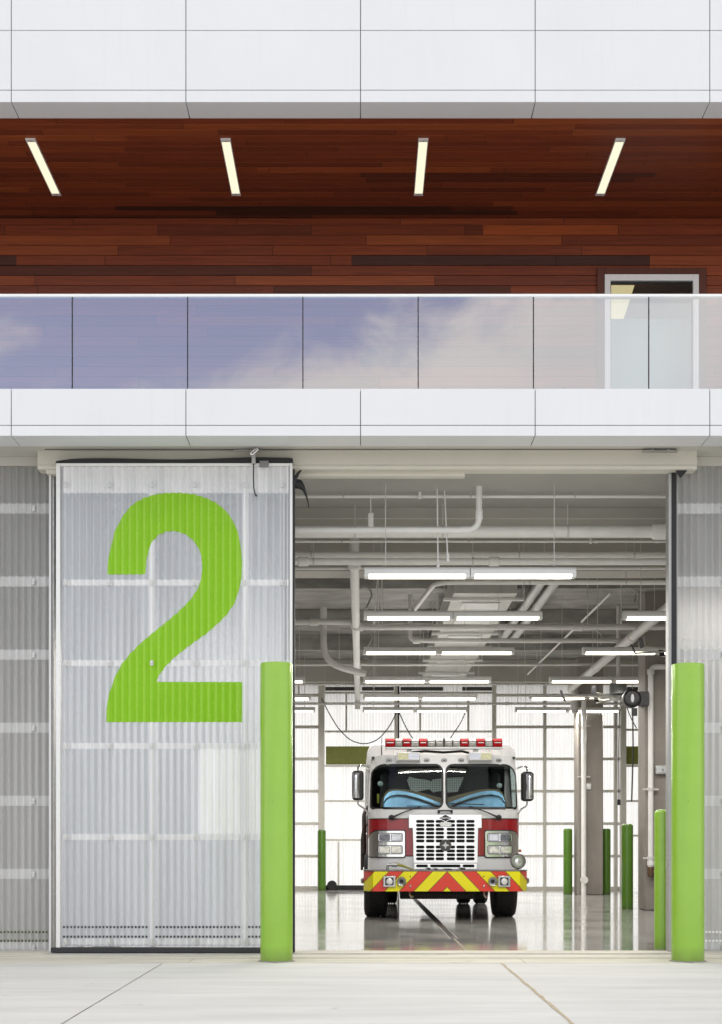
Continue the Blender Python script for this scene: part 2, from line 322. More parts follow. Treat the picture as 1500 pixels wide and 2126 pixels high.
# ------------------------------------------------------------------ setting: ground, floor
BACK = 38.3                     # far wall
g = MB(); g.add([(-400, -400, -.06), (400, -400, -.06), (400, 400, -.06), (-400, 400, -.06)], [(0, 1, 2, 3)])
g.build('ground', M_['ground'], kind='structure')
ap = MB()
xs = [-14.1 - .01, -8.9, -5.46, -2.02, 1.43, 4.87, 8.31, 14.1]
ys = [-30, -24, -18, -12, -6, -1, 5.0, 11.0, 14.72]
for i in range(len(xs) - 1):
    for j in range(len(ys) - 1):
        gx = .006; ap.box(xs[i] + gx / 2, xs[i + 1] - gx / 2, ys[j] + .003, ys[j + 1] - .003, -.12, -.012 + R.uniform(-.001, .001))
ap.build('concrete_apron', M_['concrete'], bevel=.003, kind='structure')
# sand coloured sealant lying in the joint in front of the open bay
sl = MB(); pts = []
n = 40
vs = []
for i in range(n):
    y = 5.05 + (14.70 - 5.05) * i / (n - 1); w = .010 + .008 * R.random(); cx = 1.43 + R.uniform(-.006, .006)
    vs += [(cx - w, y, -.0085), (cx + w, y, -.0085)]
sl.add(vs, [(2 * i, 2 * i + 1, 2 * i + 3, 2 * i + 2) for i in range(n - 1)])
jl = MB(); vs = []
for i in range(n):
    y = 5.05 + (14.70 - 5.05) * i / (n - 1); w = .0025 + .002 * R.random(); cx = -2.02 + R.uniform(-.004, .004)
    vs += [(cx - w, y, -.0085), (cx + w, y, -.0085)]
jl.add(vs, [(2 * i, 2 * i + 1, 2 * i + 3, 2 * i + 2) for i in range(n - 1)]); jl.build('joint_line', pm('dark_joint_dirt', (.24, .21, .17), .9, var=.4, vscale=9), kind='structure')
sl.build('joint_sealant', pm('sand_sealant', (.50, .41, .28), .85, var=.25, vscale=9), kind='structure')
th = MB(); 
for i in range(len(xs) - 1):
    th.box(xs[i] + .25 + .003, xs[i + 1] + .25 - .003, 14.735, 15.30, -.12, -.008)
th.build('apron_edge', M_['sill'], bevel=.004, kind='structure')
th = MB(); th.box(-12, 12, 15.315, 15.74, -.12, .002); th.box(-12, 12, 15.76, 16.26, -.12, .006)
th.build('door_sill', M_['sill'], bevel=.004, kind='structure')
rl = MB(); rl.box(-3.45, 3.5, 15.742, 15.758, -.02, .012); rl.build('floor_track', M_['galv'], kind='structure')
fl = MB(); fl.add([(-11.9, 16.262, 0), (11.9, 16.262, 0), (11.9, BACK + .2, 0), (-11.9, BACK + .2, 0)], [(0, 1, 2, 3)])
fl.build('bay_floor', M_['floor'], kind='structure')
# trench drain
td = empty('trench_drain', (1.18, 18.3, 0), 'narrow dark slotted trench drain running under the truck', 'drain')
t = MB(); t.box(1.125, 1.14, 18.4, 37, 0.0015, .004); t.box(1.22, 1.235, 18.4, 37, .0015, .004); t.build('edge_rail', M_['galv'], td)
t = MB()
y = 19.0
while y < 37:
    t.box(1.141, 1.219, y, y + .09, .0012, .003); y += .115
t.build('grate', pm('drain_iron', (.05, .048, .045), .5, .5, var=.2), td)
t = MB(); t.box(1.141, 1.219, 18.4, 37, .0004, .0009); t.build('channel', M_['black'], td)
t = MB(); t.box(1.17, 1.20, 16.3, 18.4, .0012, .003); t.build('sealed_joint', pm('tan_joint', (.28, .23, .16), .6, var=.2), td)

# ------------------------------------------------------------------ the building
B = empty('fire_station', (0, DW, 0), 'white panelled fire station with wood balcony above a translucent bay door', 'building')
FY = 15.2; SZ = 5.497; UZ = 9.008; SB = 5.54
PW = 1.8375
def fascia(name, z0, joints, ztop, ydep):
    a = MB(); a.box(-12.85, 12.85, FY + .018, ydep - .006, z0 + .012, ztop - .02)
    root = a.build(name, M_['gap'], B)
    zs = [z0] + joints + [ztop]
    for k in range(-7, 7):
        x0 = -.005 + k * PW + .004; x1 = -.005 + (k + 1) * PW - .004
        p = MB()
        p.box(x0, x1, FY, ydep, zs[0], zs[1] - .0035)
        for j in range(1, len(zs) - 1):
            p.box(x0, x1, FY + R.uniform(0, .0015), ydep - .01, zs[j] + .0035, zs[j + 1] - (.0035 if j < len(zs) - 2 else 0))
        p.build('cassette_panel', M_['fascia'], root, bevel=.004)
    return root
fascia('lower_fascia', SZ, [Z(883, FY)], Z(807, FY), 15.6)
fascia('upper_fascia', UZ, [Z(187, FY), Z(63, FY), Z(63, FY) + 1.3], 11.4, 15.543)
a = MB(); a.box(-11.99, 11.99, 15.602, 18.02, SB, 5.90); a.build('balcony_slab', M_['soffit'], B)
a = MB(); a.box(-11.98, 11.98, 15.53, 18.04, 5.903, 5.93); a.build('balcony_floor', pm('deck_paver', (.42, .41, .39), .7, var=.1), B)
# wooden ceiling and wall: a row of real boards each, colour from the board pattern
a = MB(); k = 0; y = 15.55
while y < 18.02:
    a.box(-11.97, 11.97, y + .002, min(y + .1263 - .002, 18.028), 9.014, 9.04); y += .1263
wc = a.build('wood_ceiling', M_['woodc'], B, bevel=.002, seg=1)
DX0, DX1, DZ1 = X(1255, 18.03), X(1450, 18.03), Z(572, 18.03)
TX0, TX1, TZ1 = X(1240, 18.0), X(1467, 18.0), Z(556, 18.0)
a = MB(); z = 5.9
while z < 9.01:
    z1 = min(z + .1263 - .004, 9.012)
    if z < TZ1 - .01:
        a.box(-11.97, TX0 + .02, 18.03, 18.06, z + .001, z1); a.box(TX1 - .02, 11.97, 18.03, 18.06, z + .001, z1)
        if z1 > TZ1: a.box(TX0 + .021, TX1 - .021, 18.03, 18.06, TZ1 + .001, z1)
    else: a.box(-11.97, 11.97, 18.03, 18.06, z + .001, z1)
    z += .1263
ww = a.build('wood_wall', M_['woodw'], B, bevel=.002, seg=1)
a = MB(); a.box(-11.97, DX0, 18.065, 18.2, 5.9, 9.2); a.box(DX1, 11.97, 18.065, 18.2, 5.9, 9.2); a.box(DX0, DX1, 18.065, 18.2, DZ1, 9.2); a.box(-11.97, 11.97, 15.56, 18.06, 9.045, 9.2)
a.build('sheathing', M_['black'], B)
# shell: roof, side walls, rear wall above the bay
a = MB(); a.box(-12.85, 12.85, 15.55, 39.0, 11.2, 11.38); a.build('roof', M_['slab'], B)
a = MB(); a.box(-12.84, -12.0, 15.62, 39.0, 0, 11.19); a.build('side_wall', M_['wallin'], B)
a = MB(); a.box(12.0, 12.84, 15.62, 39.0, 0, 11.19); a.build('side_wall', M_['wallin'], B)
a = MB(); a.box(-11.97, 11.97, 38.5, 38.9, 5.52, 11.19); a.build('rear_upper_wall', M_['wallin'], B)
# balcony door with a small room behind
bd = MB(); w = .072
y0, y1 = 17.985, 18.09
bd.box(DX0, DX0 + w, y0, y1, 5.93, DZ1); bd.box(DX1 - w, DX1, y0, y1, 5.93, DZ1); bd.box(DX0 + w, DX1 - w, y0 + .001, y1, DZ1 - w * 1.1, DZ1); bd.box(DX0 + w, DX1 - w, y0 + .001, y1, 5.93, 6.05)
door = bd.build('balcony_door', pm('bright_white_frame', (.95, .95, .95), .3, var=.01), B, bevel=.004)
t = MB(); t.add([(DX0 + w, 18.03, 6.05), (DX1 - w, 18.03, 6.05), (DX1 - w, 18.03, DZ1 - w * 1.1), (DX0 + w, 18.03, DZ1 - w * 1.1)], [(0, 1, 2, 3)]); t.build('pane', M_['dglass'], door)
t = MB(); t.box(DX0 + w - .001, DX0 + w + .012, 18.02, 18.05, 6.05, DZ1 - w * 1.1); t.box(DX1 - w - .012, DX1 - w + .001, 18.02, 18.05, 6.05, DZ1 - w * 1.1); t.box(DX0 + w, DX1 - w, 18.021, 18.051, DZ1 - w * 1.1 - .016, DZ1 - w * 1.1 + .001); t.build('gasket', M_['black'], door)
a = MB(); a.box(TX0, DX0 - .002, 17.995, 18.028, 5.93, TZ1); a.box(DX1 + .002, TX1, 17.995, 18.028, 5.93, TZ1); a.box(DX0 - .002, DX1 + .002, 17.996, 18.028, DZ1 + .002, TZ1)
a.build('door_trim', M_['trim'], B, bevel=.003)
a = MB(); a.box(DX0 - 1, DX1 + 1, 20.5, 20.6, 5.9, 8.7); a.box(DX0 - 1.1, DX0 - 1, 18.2, 20.6, 5.9, 8.7); a.box(DX1 + 1, DX1 + 1.1, 18.2, 20.6, 5.9, 8.7); a.box(DX0 - 1, DX1 + 1, 18.2, 20.5, 5.85, 5.9); a.box(DX0 - 1, DX1 + 1, 18.2, 20.5, 8.7, 8.75)
room = a.build('balcony_room', pm('olive_room_paint', (.30, .27, .19), .7, var=.04), B)
t = MB(); t.prism([(X(1262, 19.0), Z(592, 19.0)), (X(1318, 19.0), Z(592, 19.0)), (X(1292, 19.0), Z(672, 19.0)), (X(1262, 19.0), Z(672, 19.0))], 19.0, 19.03, 'y'); t.build('glow_wedge', pm('cream_wall_glow', (.7, .6, .35), .6, var=.02, emit=(1, .83, .45), es=.75), room)  # glows by itself, standing in for lamplight on the room's wall
t = MB(); t.box(DX0 - .9, DX1 + .9, 18.9, 18.93, 5.91, Z(662, 18.9)); t.build('teal_reflection', pm('pale_teal_reflection', (.46, .92, .98), .5, var=.02), room)  # teal sheet added to paint the reflection in the lower door pane
# glass railing
a = MB(); a.tube([(-12.8, 15.32, 7.012), (12.8, 15.32, 7.012)], .0235, 16)
rail = a.build('glass_railing', pm('satin_white_rail', (.86, .86, .85), .3, .25, var=.03), B)
GP = (1108 - 390) / 3 / F * 15.3; gx0 = X(390, 15.3)
for k in range(-10, 11):
    t = MB(); x0 = gx0 + k * GP + .006; x1 = gx0 + (k + 1) * GP - .006
    if x0 < -12.75 or x1 > 12.75: continue
    ya, yb_ = R.uniform(-.0012, .0012), R.uniform(-.0012, .0012); t.add([(x0, 15.3, 5.95), (x1, 15.3 + yb_, 5.95), (x1, 15.3 + ya + yb_, 6.998), (x0, 15.3 + ya, 6.998)], [(0, 1, 2, 3)]); t.build('glass_pane', M_['glass'], rail)
    t = MB(); t.box(x1 + .0005, x1 + .0115, 15.292, 15.312, 5.94, 6.992); t.build('joint_strip', M_['black'], rail)
t = MB(); t.box(-12.75, 12.75, 15.285, 15.315, 5.93, 5.958); t.build('base_shoe', M_['steel'], rail)
t = MB(); t.box(-12.75, 12.75, 15.306, 15.334, 6.985, 6.993); t.build('rail_channel', M_['galv'], rail)
# header housing over the bay opening
HD = 15.95; HX0, HX1 = X(78, HD), X(1448, HD); HZ = Z(972, HD); SB = 5.54
a = MB(); a.prism([(HD, SB + .01), (HD, HZ + .035), (HD - .008, HZ + .03), (HD - .008, HZ + .005), (HD + .01, HZ - .012), (16.15, HZ - .012), (16.15, SB + .01)], HX0, HX1, 'x')
head = a.build('header', M_['beige'], B, bevel=.005)
t = MB(); t.box(HX0 + .09, HX0 + .26, HD + .02, 16.1, HZ - .055, HZ - .012); t.build('end_bracket', M_['beige'], head, bevel=.004)
t = MB(); t.box(HX0 + .1, HX1 - .25, 15.855, 15.885, SB - .004, SB + .002); t.build('track_slot', pm('track_shadow', (.16, .15, .14), .6, .4, var=.3, vscale=2, stretch=(1.5, 1, 1)), head)
t = MB(); t.box(X(612, 16.1), X(966, 16.1), 16.09, 16.2, Z(989, 16.1), Z(979, 16.1)); t.build('door_track', M_['beige'], head)
t = MB()
for px in (1355, 1388): t.box(X(px, 15.85) - .008, X(px, 15.85) + .008, 15.83, 15.87, Z(937, 15.85), SB + .002)
t.box(X(1335, 15.85), X(1407, 15.85), 15.82, 15.88, Z(938.5, 15.85), Z(935.5, 15.85)); t.build('track_bracket', M_['galv'], head)
# flanking corrugated walls
PITCH = .0787
def corr(x0, x1, z0, z1, y, amp=.016, seg=8, pitch=PITCH, ph=0., nz=2):
    n = int((x1 - x0) / pitch * seg) + 1
    m = MB(); m.grid(n + 1, nz, lambda i, j: (x0 + (x1 - x0) * i / n, y - amp * math.cos(2 * PI * ((x0 + (x1 - x0) * i / n) / pitch + ph)), z0 + (z1 - z0) * j / (nz - 1)))
    return m
gz = [.045 + .819 * k for k in range(7)]
def clip_mb(x, y, z, s=1.):
    m = MB(); m.box(x - .011 * s, x + .011 * s, y - .014, y + .006, z - .030 * s, z + .030 * s)
    m.box(x - .019 * s, x + .019 * s, y - .007, y + .006, z - .024 * s, z + .024 * s); m.lathe([(.011 * s, 0), (.011 * s, -.008), (.006 * s, -.011)], (x, y - .012, z), 'y', 10); return m
M_['clip'] = pm('clear_clip', (.62, .62, .60), .3, .3, var=.2, vscale=30)
for (x0, x1) in ((-12.0, X(108, DW)), (X(1404, DW), 12.0)):
    side = corr(x0, x1, .03, 5.43, DW).build('bay_wall', M_['polyw'], B)
    for z in gz:
        corr(x0, x1, z - .052, z + .062, DW - .0035).build('girt', M_['stripw'], side)  # strip on the sheet's face, painted as a front-lit girt
    t = MB(); t.box(x0, x1, DW - .02, DW + .11, 5.44, 5.538); t.build('head_flashing', M_['soffit'], side)
    t = MB(); t.box(x0, x1, DW - .02, DW + .10, .007, .026); t.build('base_flashing', M_['galv'], side)
    nx = X(71, DW) if x0 < 0 else X(1500, DW)
    c0 = clip_mb(nx, DW - .0165, gz[0]).build('clip', M_['clip'], side)
    for kx in range(0, 6):
        for z in gz:
            xx = nx + (-1 if x0 < 0 else 1) * kx * .472 * 2
            if kx == 0 and z == gz[0]: continue
            c = c0.copy(); COL.objects.link(c); c.parent = side; c.location = (xx - nx, 0, z - gz[0])
    t = MB(); xx = x0 + .06
    while xx < x1 - .05:
        if abs(xx) < 5.2:
            for zz in (Z(1935, DW), Z(1953, DW)): t.lathe([(.0135, 0), (.0135, -.002)], (xx, DW - .017, zz), 'y', 10)
        xx += PITCH / 2
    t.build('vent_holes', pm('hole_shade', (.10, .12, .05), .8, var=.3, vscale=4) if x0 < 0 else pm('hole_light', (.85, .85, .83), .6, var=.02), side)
    # slender posts standing inside the wall
    for q in range(4):
        xx = (x1 - .9 - q * 2.4) if x0 < 0 else (x0 + 1.6 + q * 2.4)
        t = MB(); t.box(xx - .05, xx + .05, DW + .11, DW + .2, 0, 5.43); t.build('post', M_['white'], side)
# jambs
jm = MB(); jm.box(X(108.5, DW), X(113, DW), DW - .16, DW + .12, .01, HZ - .02); j = jm.build('door_jamb', M_['white'], B, bevel=.003)
t = MB(); t.box(X(113.3, DW), X(117.5, DW), DW - .12, DW + .1, .01, HZ - .014); t.build('gasket', M_['galv'], j)
jm = MB(); jm.box(X(1384.5, DW), X(1391, DW), DW - .10, DW + .05, .01, HZ - .014); jm.box(X(1401, DW), X(1405, DW), DW - .06, DW + .12, .01, HZ - .014); j = jm.build('door_jamb', pm('grey_aluminium', (.40, .40, .39), .4, .3, var=.05), B, bevel=.003)
t = MB(); t.box(X(1391.2, DW), X(1400.8, DW), DW - .11, DW + .1, .01, HZ - .014); t.build('gasket', M_['rubber'], j)
t = MB(); t.prism([(X(1403, 15.98), HZ - .02), (X(1427, 15.98), HZ - .02), (X(1413, 15.98), HZ - .105)], 15.97, 15.985, 'y'); t.build('rubber_flap', M_['rubber'], j)

# ------------------------------------------------------------------ the sliding door leaf with its numeral
DY = 15.86
LX0, LX1, LZ0, LZ1 = X(118, DY), X(608, DY), Z(1967, DY), Z(963, DY)
leaf = corr(LX0 + .05, LX1 - .03, LZ0 + .01, LZ1 - .03, DY, ph=.25, nz=2).build('bay_door', M_['poly'], B)
t = MB(); t.box(LX0, X(130, DY) - .02, DY - .03, DY + .10, LZ0, LZ1); t.box(LX1 - .03, LX1, DY - .03, DY + .10, LZ0, LZ1); t.box(X(130, DY) - .019, LX1 - .031, DY - .029, DY + .10, LZ1 - .03, LZ1)
t.build('frame', M_['white'], leaf, bevel=.003)
t = MB(); n = 60
for sgn in (0,):
    prof = []
    for i in range(n + 1):
        x = LX0 - .0 + (LX1 - LX0) * i / n; u = i / n
        h = Z(951, DY) - .012 + .010 * math.sin(u * 9) - .006 * math.cos(u * 4) - (.02 * max(0, 1 - u * 14))
        prof.append((x, h))
    poly = [(LX0 - .008, LZ1 + .002)] + prof + [(LX1 + .0, LZ1 + .002)]
    t.prism(poly, DY - .02, DY + .08, 'y')
t.build('top_gasket', M_['rubber'], leaf)
t = MB(); t.box(X(107, DY), LX1 + .006, DY - .035, DY + .10, .014, LZ0 - .002); t.build('bottom_sweep', pm('dark_rubber_sweep', (.028, .028, .031), .6, var=.15), leaf, bevel=.004)
t = MB(); t.box(LX1 + .002, LX1 + .022, DY - .02, DY + .12, .015, LZ1 - .06); t.build('edge_gasket', M_['rubber'], leaf)
dz = [Z(q, DY) for q in (1007, 1210, 1377, 1549, 1738, 1955)]
for z in dz:
    t = MB(); h = .035 if z != dz[0] else .10
    corr(LX0 + .07, LX1 - .04, z - h * .9, z + h, DY - .0012, ph=.25).build('girt', M_['strip'], leaf)  # face strip whose pale colour stands for light on the girt
t = MB(); corr(LX0 + .07, LX1 - .04, dz[0] + .101, LZ1 - .035, DY - .0014, ph=.25).build('top_rail', M_['strip'], leaf)
for px, w in ((315, .036), (510, .036), (592, .02)):
    corr(X(px, DY) - w, X(px, DY) + w, LZ0 + .02, dz[0] - .091, DY - .0009, ph=.25, seg=16).build('mullion', M_['strip'], leaf)
t = MB(); corr(X(411, DY), LX1 - .045, Z(1737, DY), Z(1546, DY), DY - .0006, ph=.25).build('light_patch', polycarb('warm_light_patch', (.97, .965, .945), .02, .03, blur=.9), leaf)  # pale patch painted for back-window light showing through the leaf
c0 = clip_mb(X(138, DY), DY - .0165, dz[0]).build('clip', M_['clip'], leaf)
for i, px in enumerate((138, 228, 316, 405, 508, 585)):
    for k, z in enumerate(dz):
        if i == 0 and k == 0: continue
        c = c0.copy(); COL.objects.link(c); c.parent = leaf; c.location = (X(px, DY) - X(138, DY), 0, z - dz[0])
hole_m = pm('hole_dark', (.07, .075, .085), .8, var=.8, vscale=1.6)
for py in (1924.5, 1944.5):
    for p0, p1 in ((134., 309.), (326., 502.), (518., 545.)):
        t = MB(); px = p0
        while px < p1:
            t.lathe([(.0135, 0), (.0135, -.002)], (X(px, DY), DY - .017, Z(py, DY)), 'y', 10); px += 7.44
        t.build('vent_holes', hole_m, leaf)
for px in (183, 302, 417):
    t = MB(); t.lathe([(.016, 0), (.016, -.004)], (X(px, DY), DY + .012, Z(986, DY)), 'y', 12); t.build('bolt', M_['galv'], leaf)
# numeral: outline read off the photograph, draped over the corrugations
ol = [(480, 627), (481, 590), (485, 555), (495, 500), (511, 440), (532, 395), (560, 350), (596, 312), (640, 287), (690, 272), (740, 265), (800, 264), (860, 270), (915, 286), (965, 310), (1010, 348), (1038, 390), (1060, 440), (1071, 500), (1077, 570), (1075, 640), (1064, 700), (1042, 760), (1006, 811), (965, 851), (920, 890), (870, 925), (820, 962), (770, 1003), (735, 1040), (711, 1072), (697, 1105), (1078, 1106), (1077, 1284), (473, 1284), (475, 1225), (489, 1150), (510, 1090), (540, 1030), (580, 980), (630, 930), (690, 880), (750, 832), (800, 788), (843, 745), (878, 697), (896, 650), (902, 600), (898, 550), (885, 510), (860, 475), (825, 448), (780, 434), (745, 436), (710, 450), (682, 476), (663, 515), (653, 560), (648, 627)]
o2 = [(X(p[0] / 2.1429, DY), Z(900 + p[1] / 2.1429, DY)) for p in ol]
nv, nf = sheet2d(o2, [])
bm = bmesh.new(); bv = [bm.verts.new((p[0], 0, p[1])) for p in nv]
for f_ in nf: bm.faces.new([bv[i] for i in f_])
x = min(p[0] for p in o2); xe = max(p[0] for p in o2); st = PITCH / 8
x = math.ceil(x / st) * st + .0001
while x < xe:
    bmesh.ops.bisect_plane(bm, geom=bm.verts[:] + bm.edges[:] + bm.faces[:], plane_co=(x, 0, 0), plane_no=(1, 0, 0)); x += st
bm.verts.index_update()
t = MB(); t.add([(v.co.x, DY - .0034 - .016 * math.cos(2 * PI * (v.co.x / PITCH + .25)), v.co.z) for v in bm.verts], [tuple(v.index for v in f.verts) for f in bm.faces]); bm.free()
t.build('numeral_two', M_['num'], leaf)
# hook latch and dangling strap at the top of the leaf, torn rubber flap at its edge
t = MB(); hx = X(528, DY); t.box(hx - .022, hx + .022, DY - .075, DY - .032, Z(966, DY), Z(938, DY)); t.box(hx - .018, hx + .02, DY - .085, DY - .075, Z(962, DY), Z(952, DY))
t.box(X(487, DY), X(545, DY), DY - .02, DY + .005, Z(937, DY), Z(934, DY)); t.box(hx - .015, hx + .015, DY - .06, DY - .02, Z(938, DY), SB + .001); lt = t.build('latch', M_['galv'], leaf, bevel=.003)
t = MB(); t.tube(fillet([(X(522, DY), DY - .09, Z(948, DY)), (X(524, DY), DY - .1, Z(943, DY)), (X(536, DY), DY - .1, Z(936, DY)), (X(538, DY), DY - .09, Z(938, DY)), (X(526, DY), DY - .09, Z(949, DY)), (X(522, DY), DY - .09, Z(948, DY))], .02), .006, 8); t.build('hook_ring', M_['chrome'], lt)
t = MB(); t.tube([(X(528, DY), DY - .07, Z(966, DY)), (X(527.5, DY), DY - .06, Z(995, DY)), (X(528, DY), DY - .05, Z(1015, DY)), (X(531, DY), DY - .045, Z(1029, DY)), (X(534, DY), DY - .045, Z(1032, DY))], [.007, .007, .007, .007, .012], 8); t.build('pull_strap', M_['black'], lt)
t = MB(); t.box(X(540, DY), X(559, DY), DY - .055, DY - .031, Z(972, DY), Z(959, DY)); t.build('keeper_plate', pm('grey_plate', (.22, .21, .21), .5, .4), leaf, bevel=.003)
t = MB()
cur = [(610, 1012, 12), (613, 998, 16), (618, 992, 19), (626, 994, 17), (632, 1004, 11), (637, 1022, 6), (640, 1036, 4), (641, 1048, 2)]
vs = []
for i, (px, py, w) in enumerate(cur):
    vs += [(X(px, DY), DY + .02 + .015 * i, Z(py, DY)), (X(px - w * .35, DY), DY + .05 + .01 * i, Z(py + w, DY))]
t.add(vs, [(2 * i, 2 * i + 1, 2 * i + 3, 2 * i + 2) for i in range(len(cur) - 1)])
t.tube([P(611, 1005, DY), P(614, 992, DY), P(620, 982, DY), P(626, 976, DY)], [.02, .022, .016, .008], 8)
t.build('torn_gasket', M_['rubber'], leaf, solid=.008)

# ------------------------------------------------------------------ bay interior (parts of the building)
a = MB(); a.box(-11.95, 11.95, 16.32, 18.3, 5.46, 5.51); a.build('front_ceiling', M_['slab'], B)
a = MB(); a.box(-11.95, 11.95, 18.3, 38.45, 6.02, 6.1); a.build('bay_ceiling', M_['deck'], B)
def beam(y0, y1, zb, zt=6.018, m='beam'):
    a = MB(); a.box(-11.95, 11.95, y0, y1, zb, zt); return a.build('ceiling_beam', M_[m], B, bevel=.01)
beam(18.302, 18.9, 5.20); beam(22.0, 22.6, 5.36)
t = MB(); t.box(-11.9, 11.9, 18.294, 18.3, Z(1078, 18.3), Z(1075.5, 18.3)); t.build('beam_seam', M_['grey_pipe'], B)
for y, zb in ((26.0, 5.80), (29.6, 5.72), (33.2, 5.66)): beam(y, y + .42, zb, m='deck')
beam(37.7, 38.2, 5.44)
for (y0, y1, cxs) in ((26.3, 26.98, (5.17, -6.4)), (34.3, 34.95, (5.15, -6.4))):
    for cx in cxs:
        a = MB(); a.box(cx, cx + .6, y0, y1, 0, 6.01 if y0 < 30 else 5.65); a.build('concrete_column', M_['colconc'], B, bevel=.02)
# far wall: translucent sheet with girts and posts in front of it
bw = corr(-11.95, 11.95, .02, 5.45, BACK + .1, seg=4).build('far_wall', M_['polyb'], B)
def fw(name, px0, px1, py0, py1, y0=BACK - .1, y1=BACK, m='frame'):
    t = MB(); t.box(X(px0, y0), X(px1, y0), y0, y1, Z(py1, y0), Z(py0, y0)); return t.build(name, M_[m], bw)
for py in (1443, 1509, 1575.5, 1642.5, 1710, 1777.5):
    fw('girt', 606, 661, py - 3, py + 3, BACK - .1); fw('girt', 1031, 1300, py - 2.8, py + 2.8, BACK - .1)
    t = MB(); t.box(-11.9, X(606, BACK) - .01, BACK - .1, BACK, Z(py + 3, BACK), Z(py - 3, BACK)); t.build('girt', M_['frame'], bw)
    t = MB(); t.box(X(1420, BACK), 11.9, BACK - .1, BACK, Z(py + 3, BACK), Z(py - 3, BACK)); t.build('girt', M_['frame'], bw)
fw('bottom_rail', 606, 661, 1840, 1848); fw('bottom_rail', 1031, 1300, 1841, 1848)
fw('post', 661, 674, 1376, 1848, BACK - .2); fw('post', 1023, 1031, 1376, 1848, BACK - .2)
fw('post', 1129, 1135, 1376, 1848, BACK - .14); fw('post', 1290, 1301, 1376, 1848, BACK - .2); fw('post', 1276, 1283, 1376, 1848, BACK - .13); fw('post', 618.5, 622, 1376, 1440, BACK - .14)
for k in range(5):
    xx = -3.6 - 1.9 * k
    t = MB(); t.box(xx - .06, xx + .06, BACK - .16, BACK - .01, .02, 5.45); t.build('post', M_['frame'], bw)
# far door
fd_y = BACK - .16
a = MB(); a.box(X(674.3, fd_y), X(1022.7, fd_y), fd_y + .03, fd_y + .09, Z(1848, fd_y), Z(1838, fd_y))
fd = a.build('far_door', M_['frame'], B)
def fdm(name, px0, px1, py0, py1, m='frame', dy=0):
    t = MB(); t.box(X(px0, fd_y), X(px1, fd_y), fd_y + dy, fd_y + .085, Z(py1, fd_y), Z(py0, fd_y)); return t.build(name, M_[m], fd)
fdm('stile', 819.5, 825.5, 1425, 1838, 'frame', -.03); fdm('gasket', 826, 829.5, 1425, 1838, 'rubber', -.02)
fdm('rail', 675, 819, 1516.5, 1520.5); fdm('rail', 830, 1022, 1516.5, 1520.5)
for py in (1590, 1663, 1744, ): fdm('rail', 675, 819, py - 2, py + 2); fdm('rail', 830, 1022, py - 2, py + 2)
for px in (719.5, 873, 973): fdm('muntin', px - 2, px + 2, 1440, 1516.2)
for px in (703,): fdm('muntin', px - 1.8, px + 1.8, 1747, 1838)
t = MB(); t.box(X(677, fd_y), X(1020, fd_y), fd_y + .09, fd_y + .1, Z(1587, fd_y), Z(1549, fd_y)); t.build('green_band', M_['darkgreen'], fd)
t = MB(); t.box(X(1301.5, fd_y), X(1420, fd_y), fd_y + .09, fd_y + .1, Z(1587, fd_y), Z(1549, fd_y)); t.build('green_band', M_['darkgreen'], bw)
for py in (1515, 1590, 1663, 1735): fw('girt', 1301.5, 1420, py - 2, py + 2)
for (p0, p1) in ((676, 745), (752, 818), (832, 920), (960, 1021), (1302, 1360)):
    t = MB(); t.box(X(p0, fd_y), X(p1, fd_y), fd_y - .1, fd_y + .02, Z(1434, fd_y), Z(1427, fd_y)); t.build('head_track', pm('dark_track', (.07, .068, .062), .5, .4, var=.2), fd)
fdm('head_rail', 675, 1022, 1436, 1440)
t = MB(); t.box(X(675, fd_y), X(757, fd_y), fd_y - .02, fd_y + .02, Z(1847, fd_y), Z(1838, fd_y)); t.lathe([(.13, 0), (.13, .25)], (X(690, fd_y), fd_y - .3, .12), 'y', 20); t.build('door_operator', M_['black'], fd)

# ------------------------------------------------------------------ bollards
def bollard(x, y, r, h, label, group, dome=.02):
    m = MB(); prof = [(r * 1.0, 0), (r, h - .012), (r - .004, h - .004), (r - .012, h)]
    if dome: prof = [(r, 0), (r, h - .05), (r * .97, h - .03), (r * .82, h - .012), (r * .5, h - .002), (.01, h)]
    m.lathe(prof, (x, y, 0), 'z', 40); o = m.build('bollard', M_['green' if y < 20 else 'green_backlit'])
    if y < 20:
        k = MB(); k.lathe([(r + .001, -.011), (r + .028, -.011), (r + .022, -.004), (r + .001, .004)], (x, y, 0), 'z', 40, False); k.build('sealant_ring', pm('grey_sealant', (.25, .235, .21), .9, var=.35, vscale=12), o)
    return tag(o, label, 'bollard', group)
bollard(X(574.5, 14.93), 14.93, .168, 3.07, 'tall lime green bollard in front of the big number door edge', 'tall lime green bollards flanking the bay opening', 0)
bollard(X(1428.5, 14.93), 14.93, .168, 3.06, 'tall lime green bollard in front of the right door jamb', 'tall lime green bollards flanking the bay opening', 0)
GI = 'short green bollards standing inside the bay'
bollard(3.47, 16.56, .108, 1.6, 'short bright green bollard just inside the door, half hidden by the right jamb', GI)
bollard(4.93, 26.75, .107, 1.58, 'short backlit green bollard at the foot of the nearer concrete column', GI)
bollard(4.96, 34.65, .107, 1.58, 'short backlit green bollard to the left of the far concrete column', GI)
bollard(5.88, 34.65, .107, 1.58, 'short backlit green bollard to the right of the far concrete column', GI)
bollard(-1.02, 37.55, .107, 1.58, 'short backlit green bollard by the far wall, left of the truck', GI)

